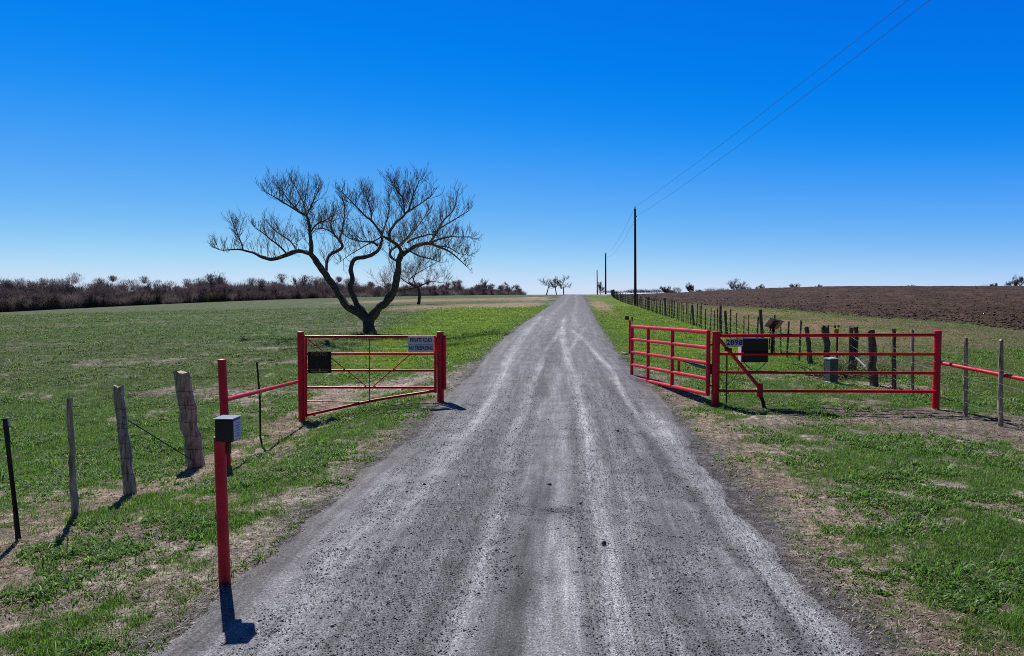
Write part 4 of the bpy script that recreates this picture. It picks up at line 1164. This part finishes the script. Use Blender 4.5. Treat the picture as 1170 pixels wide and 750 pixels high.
for t in (.22, .42, .62, .82):
    pts = [b.lerp(t_, t * 1.25 / max((t_ - b).length, 1.0)) + Vector((-.05, -.02, 0)) for b, t_ in wires]
    r0 = P(1250, 520, 10.6); pts = [r0 + Vector((0, 0, .1 + t))] + pts
    wire_between(mb, pts, .0036)
for b, t_ in wires[:8]:
    for k in (.2, .45, .7, .9): wrap(mb, b, t_, k, .06 if (b.y < 16.6) else .14, .0035)
mb.build('wire', M['wire'], rf)
o = MB().tube([P(1073, 414.5, DE), P(1170, 433.5, 11.9), P(1290, 457, 9.7)], .036, 14).build('fence_rail', M['red']); tag(o, 'single red pipe rail leaving the right end post past two wooden posts', 'rail')

# pedestal, marker, guard, rubbish at the fence corner
pb, pd = G(950, 438)
pe = empty('utility_pedestal', pb, 'short grey green utility pedestal standing behind the fixed panel among old posts', 'pedestal')
k = pd / 780
MB().box(P(950, 424, pd), (10.5 * k, .22, 28 * k), Matrix.Rotation(R(14), 3, 'Z')).build('housing', M['greenbox'], pe, smooth_=False, bev=.02)
MB().box(P(950, 410, pd), (11.5 * k, .24, 1.8 * k), Matrix.Rotation(R(14), 3, 'Z')).build('lid', M['white'], pe, smooth_=False, bev=.01)
MB().box(P(950.5, 437, pd), (12 * k, .25, 2 * k), Matrix.Rotation(R(14), 3, 'Z')).build('base', M['white'], pe, smooth_=False, bev=.01)
mk, md_ = G(956.5, 424)
mr = empty('marker_post', mk, 'slim dark marker post with rusty orange top beside the utility pedestal', 'marker')
MB().tube([mk - Vector((0, 0, .2)), P(956.5, 377, md_)], .028, 8).build('stake', M['rust'], mr)
MB().box(P(955.5, 378.5, md_ - .03), (.13, .05, .13)).build('plate', M['orange'], mr, smooth_=False, bev=.01)
MB().box(P(954, 373.5, md_), (.05, .05, .09)).box(P(958, 373, md_), (.05, .05, .07)).build('bolt', M['rust'], mr, smooth_=False, bev=.01)
gw = MB().tube([P(978, 409, 18.6), P(992, 422, 18.2), P(997, 427, 18.0)], .028, 8).build('guy_guard', M['white']); tag(gw, 'slanting white pipe leaning between the two thickest old posts', 'pipe')
g2 = MB().tube([P(957, 402, 19.4), P(967, 415, 19.0)], .018, 8).build('pale_stick', M['backing']); tag(g2, 'short pale stick slanting just right of the marker post', 'stick')
# heap of dead branches
random.seed(77)
tw = Twigs(); hb = G(966, 433)[0]
heap = empty('brush_heap', hb, 'low heap of dead branches on the ground right of the utility pedestal', 'brush pile')
for i in range(60):
    p = hb + Vector((random.uniform(-.7, 1.0), random.uniform(-.3, .8), random.uniform(0, .15)))
    tw.grow(p, Vector((random.gauss(0, 1), random.gauss(0, 1), random.uniform(0, .5))), random.uniform(.3, .9), .016, 0, .05, .3, (3,), .007)
tw.build('branches', M['darkwood'], heap)

# stones and clumps lying on the road and at the gate foot
for (px, py, r, lb) in [(628, 558, .035, 'dark stone lying on the middle of the road'), (485, 557, .022, 'small dark stone on the left of the road'),
                        (706, 495, .028, 'small dark clod right of the middle of the road'), (690, 625, .028, 'dark pebble on the pale wheel track right of centre')]:
    q, _ = G(px, py); q = q + Vector((0, 0, .035))
    o = MB().tube([q + Vector((0, 0, -r * .5)), q + Vector((0, 0, r * .1)), q + Vector((0, 0, r * .7))], [r * .7, r, r * .45], 7, noise=.5, seed=px).build('stone', M['rock']); tag(o, lb, 'stone')
for i, (px, py, r) in enumerate([(379, 481, .10), (394, 480, .07), (362, 484, .08)]):
    q, _ = G(px, py)
    o = MB().tube([q + Vector((-r, 0, 0)), q + Vector((0, 0, r * .35)), q + Vector((r, 0, 0))], [r * .3, r * .6, r * .3], 7, noise=.6, seed=px).build('rock', M['backing'])
    tag(o, ['flat pale rock under the bottom bar of the tapered gate panel', 'smallest pale rock under the tapered panel, nearest the road', 'pale rock at the foot of the left gate post'][i], 'rock')

# ------------------------------------------------------------------ sky and sun
world = bpy.data.worlds.new('World'); sc.world = world; world.use_nodes = True
nt = world.node_tree; bg = nt.nodes['Background']; L = nt.links.new
SUN_EL, SUN_AZ = 50.0, -25.5
sk = nt.nodes.new('ShaderNodeTexSky'); sk.sky_type = 'NISHITA'; sk.sun_disc = False
sk.sun_elevation = R(SUN_EL); sk.sun_rotation = R(SUN_AZ); sk.air_density = .6; sk.dust_density = 0; sk.ozone_density = 6
def vmul(a, k):
    n = nt.nodes.new('ShaderNodeVectorMath'); n.operation = 'SCALE'; L(a, n.inputs[0]); n.inputs['Scale'].default_value = k; return n.outputs[0]
cur = nt.nodes.new('ShaderNodeRGBCurve')
def setc(ci, pts):
    c = cur.mapping.curves[ci]
    while len(c.points) < len(pts): c.points.new(.5, .5)
    for p, (a, b) in zip(c.points, sorted(pts)): p.location = (a, b); p.handle_type = 'AUTO_CLAMPED'
setc(0, [(0, 0), (.12, .001), (.145, .010), (.165, .030), (.2, .075), (.25, .13), (.44, .36), (.67, .60), (1, .75)])
setc(1, [(0, 0), (.15, .128), (.21, .187), (.27, .248), (.32, .305), (.43, .41), (.6, .56), (.7, .65), (.9, .75), (1, .78)])
setc(2, [(0, 0), (.2, .42), (.41, .78), (.5, .85), (.65, .91), (.9, .92), (1, .92)])
cur.mapping.update()
L(vmul(sk.outputs[0], .1), cur.inputs['Color'])
# overhead the real sky is darker: fade with elevation
tc = nt.nodes.new('ShaderNodeTexCoord'); sp = nt.nodes.new('ShaderNodeSeparateXYZ'); L(tc.outputs['Generated'], sp.inputs[0])
mr_ = nt.nodes.new('ShaderNodeMapRange'); L(sp.outputs['Z'], mr_.inputs[0]); mr_.inputs[1].default_value = .42; mr_.inputs[2].default_value = .75
mx = nt.nodes.new('ShaderNodeMix'); mx.data_type = 'RGBA'; L(mr_.outputs[0], mx.inputs[0]); L(cur.outputs[0], mx.inputs[6]); L(vmul(sk.outputs[0], .06), mx.inputs[7])
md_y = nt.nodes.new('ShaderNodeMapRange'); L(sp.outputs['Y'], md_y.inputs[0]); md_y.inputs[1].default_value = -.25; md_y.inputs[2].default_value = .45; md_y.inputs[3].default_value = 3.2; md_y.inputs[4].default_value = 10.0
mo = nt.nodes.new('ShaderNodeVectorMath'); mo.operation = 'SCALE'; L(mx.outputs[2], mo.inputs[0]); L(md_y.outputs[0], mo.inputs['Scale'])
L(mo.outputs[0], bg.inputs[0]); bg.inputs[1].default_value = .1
sun = bpy.data.lights.new('sun', 'SUN'); so = bpy.data.objects.new('sun', sun); COL.objects.link(so)
sun.energy = 5.0; sun.angle = R(.53); sun.color = (1, .94, .86)
sd = Vector((math.sin(R(SUN_AZ)) * math.cos(R(SUN_EL)), math.cos(R(SUN_AZ)) * math.cos(R(SUN_EL)), math.sin(R(SUN_EL))))
so.rotation_euler = (-sd).to_track_quat('-Z', 'Y').to_euler(); so.location = (0, 0, 30)
sc.view_settings.view_transform = 'Standard'; sc.view_settings.look = 'None'; sc.view_settings.exposure = 0; sc.view_settings.gamma = 1

sc.cycles.use_denoising = False
sc.cycles.filter_width = 1.0
sc.cycles.max_bounces = 6
sc.cycles.sample_clamp_indirect = 3.0
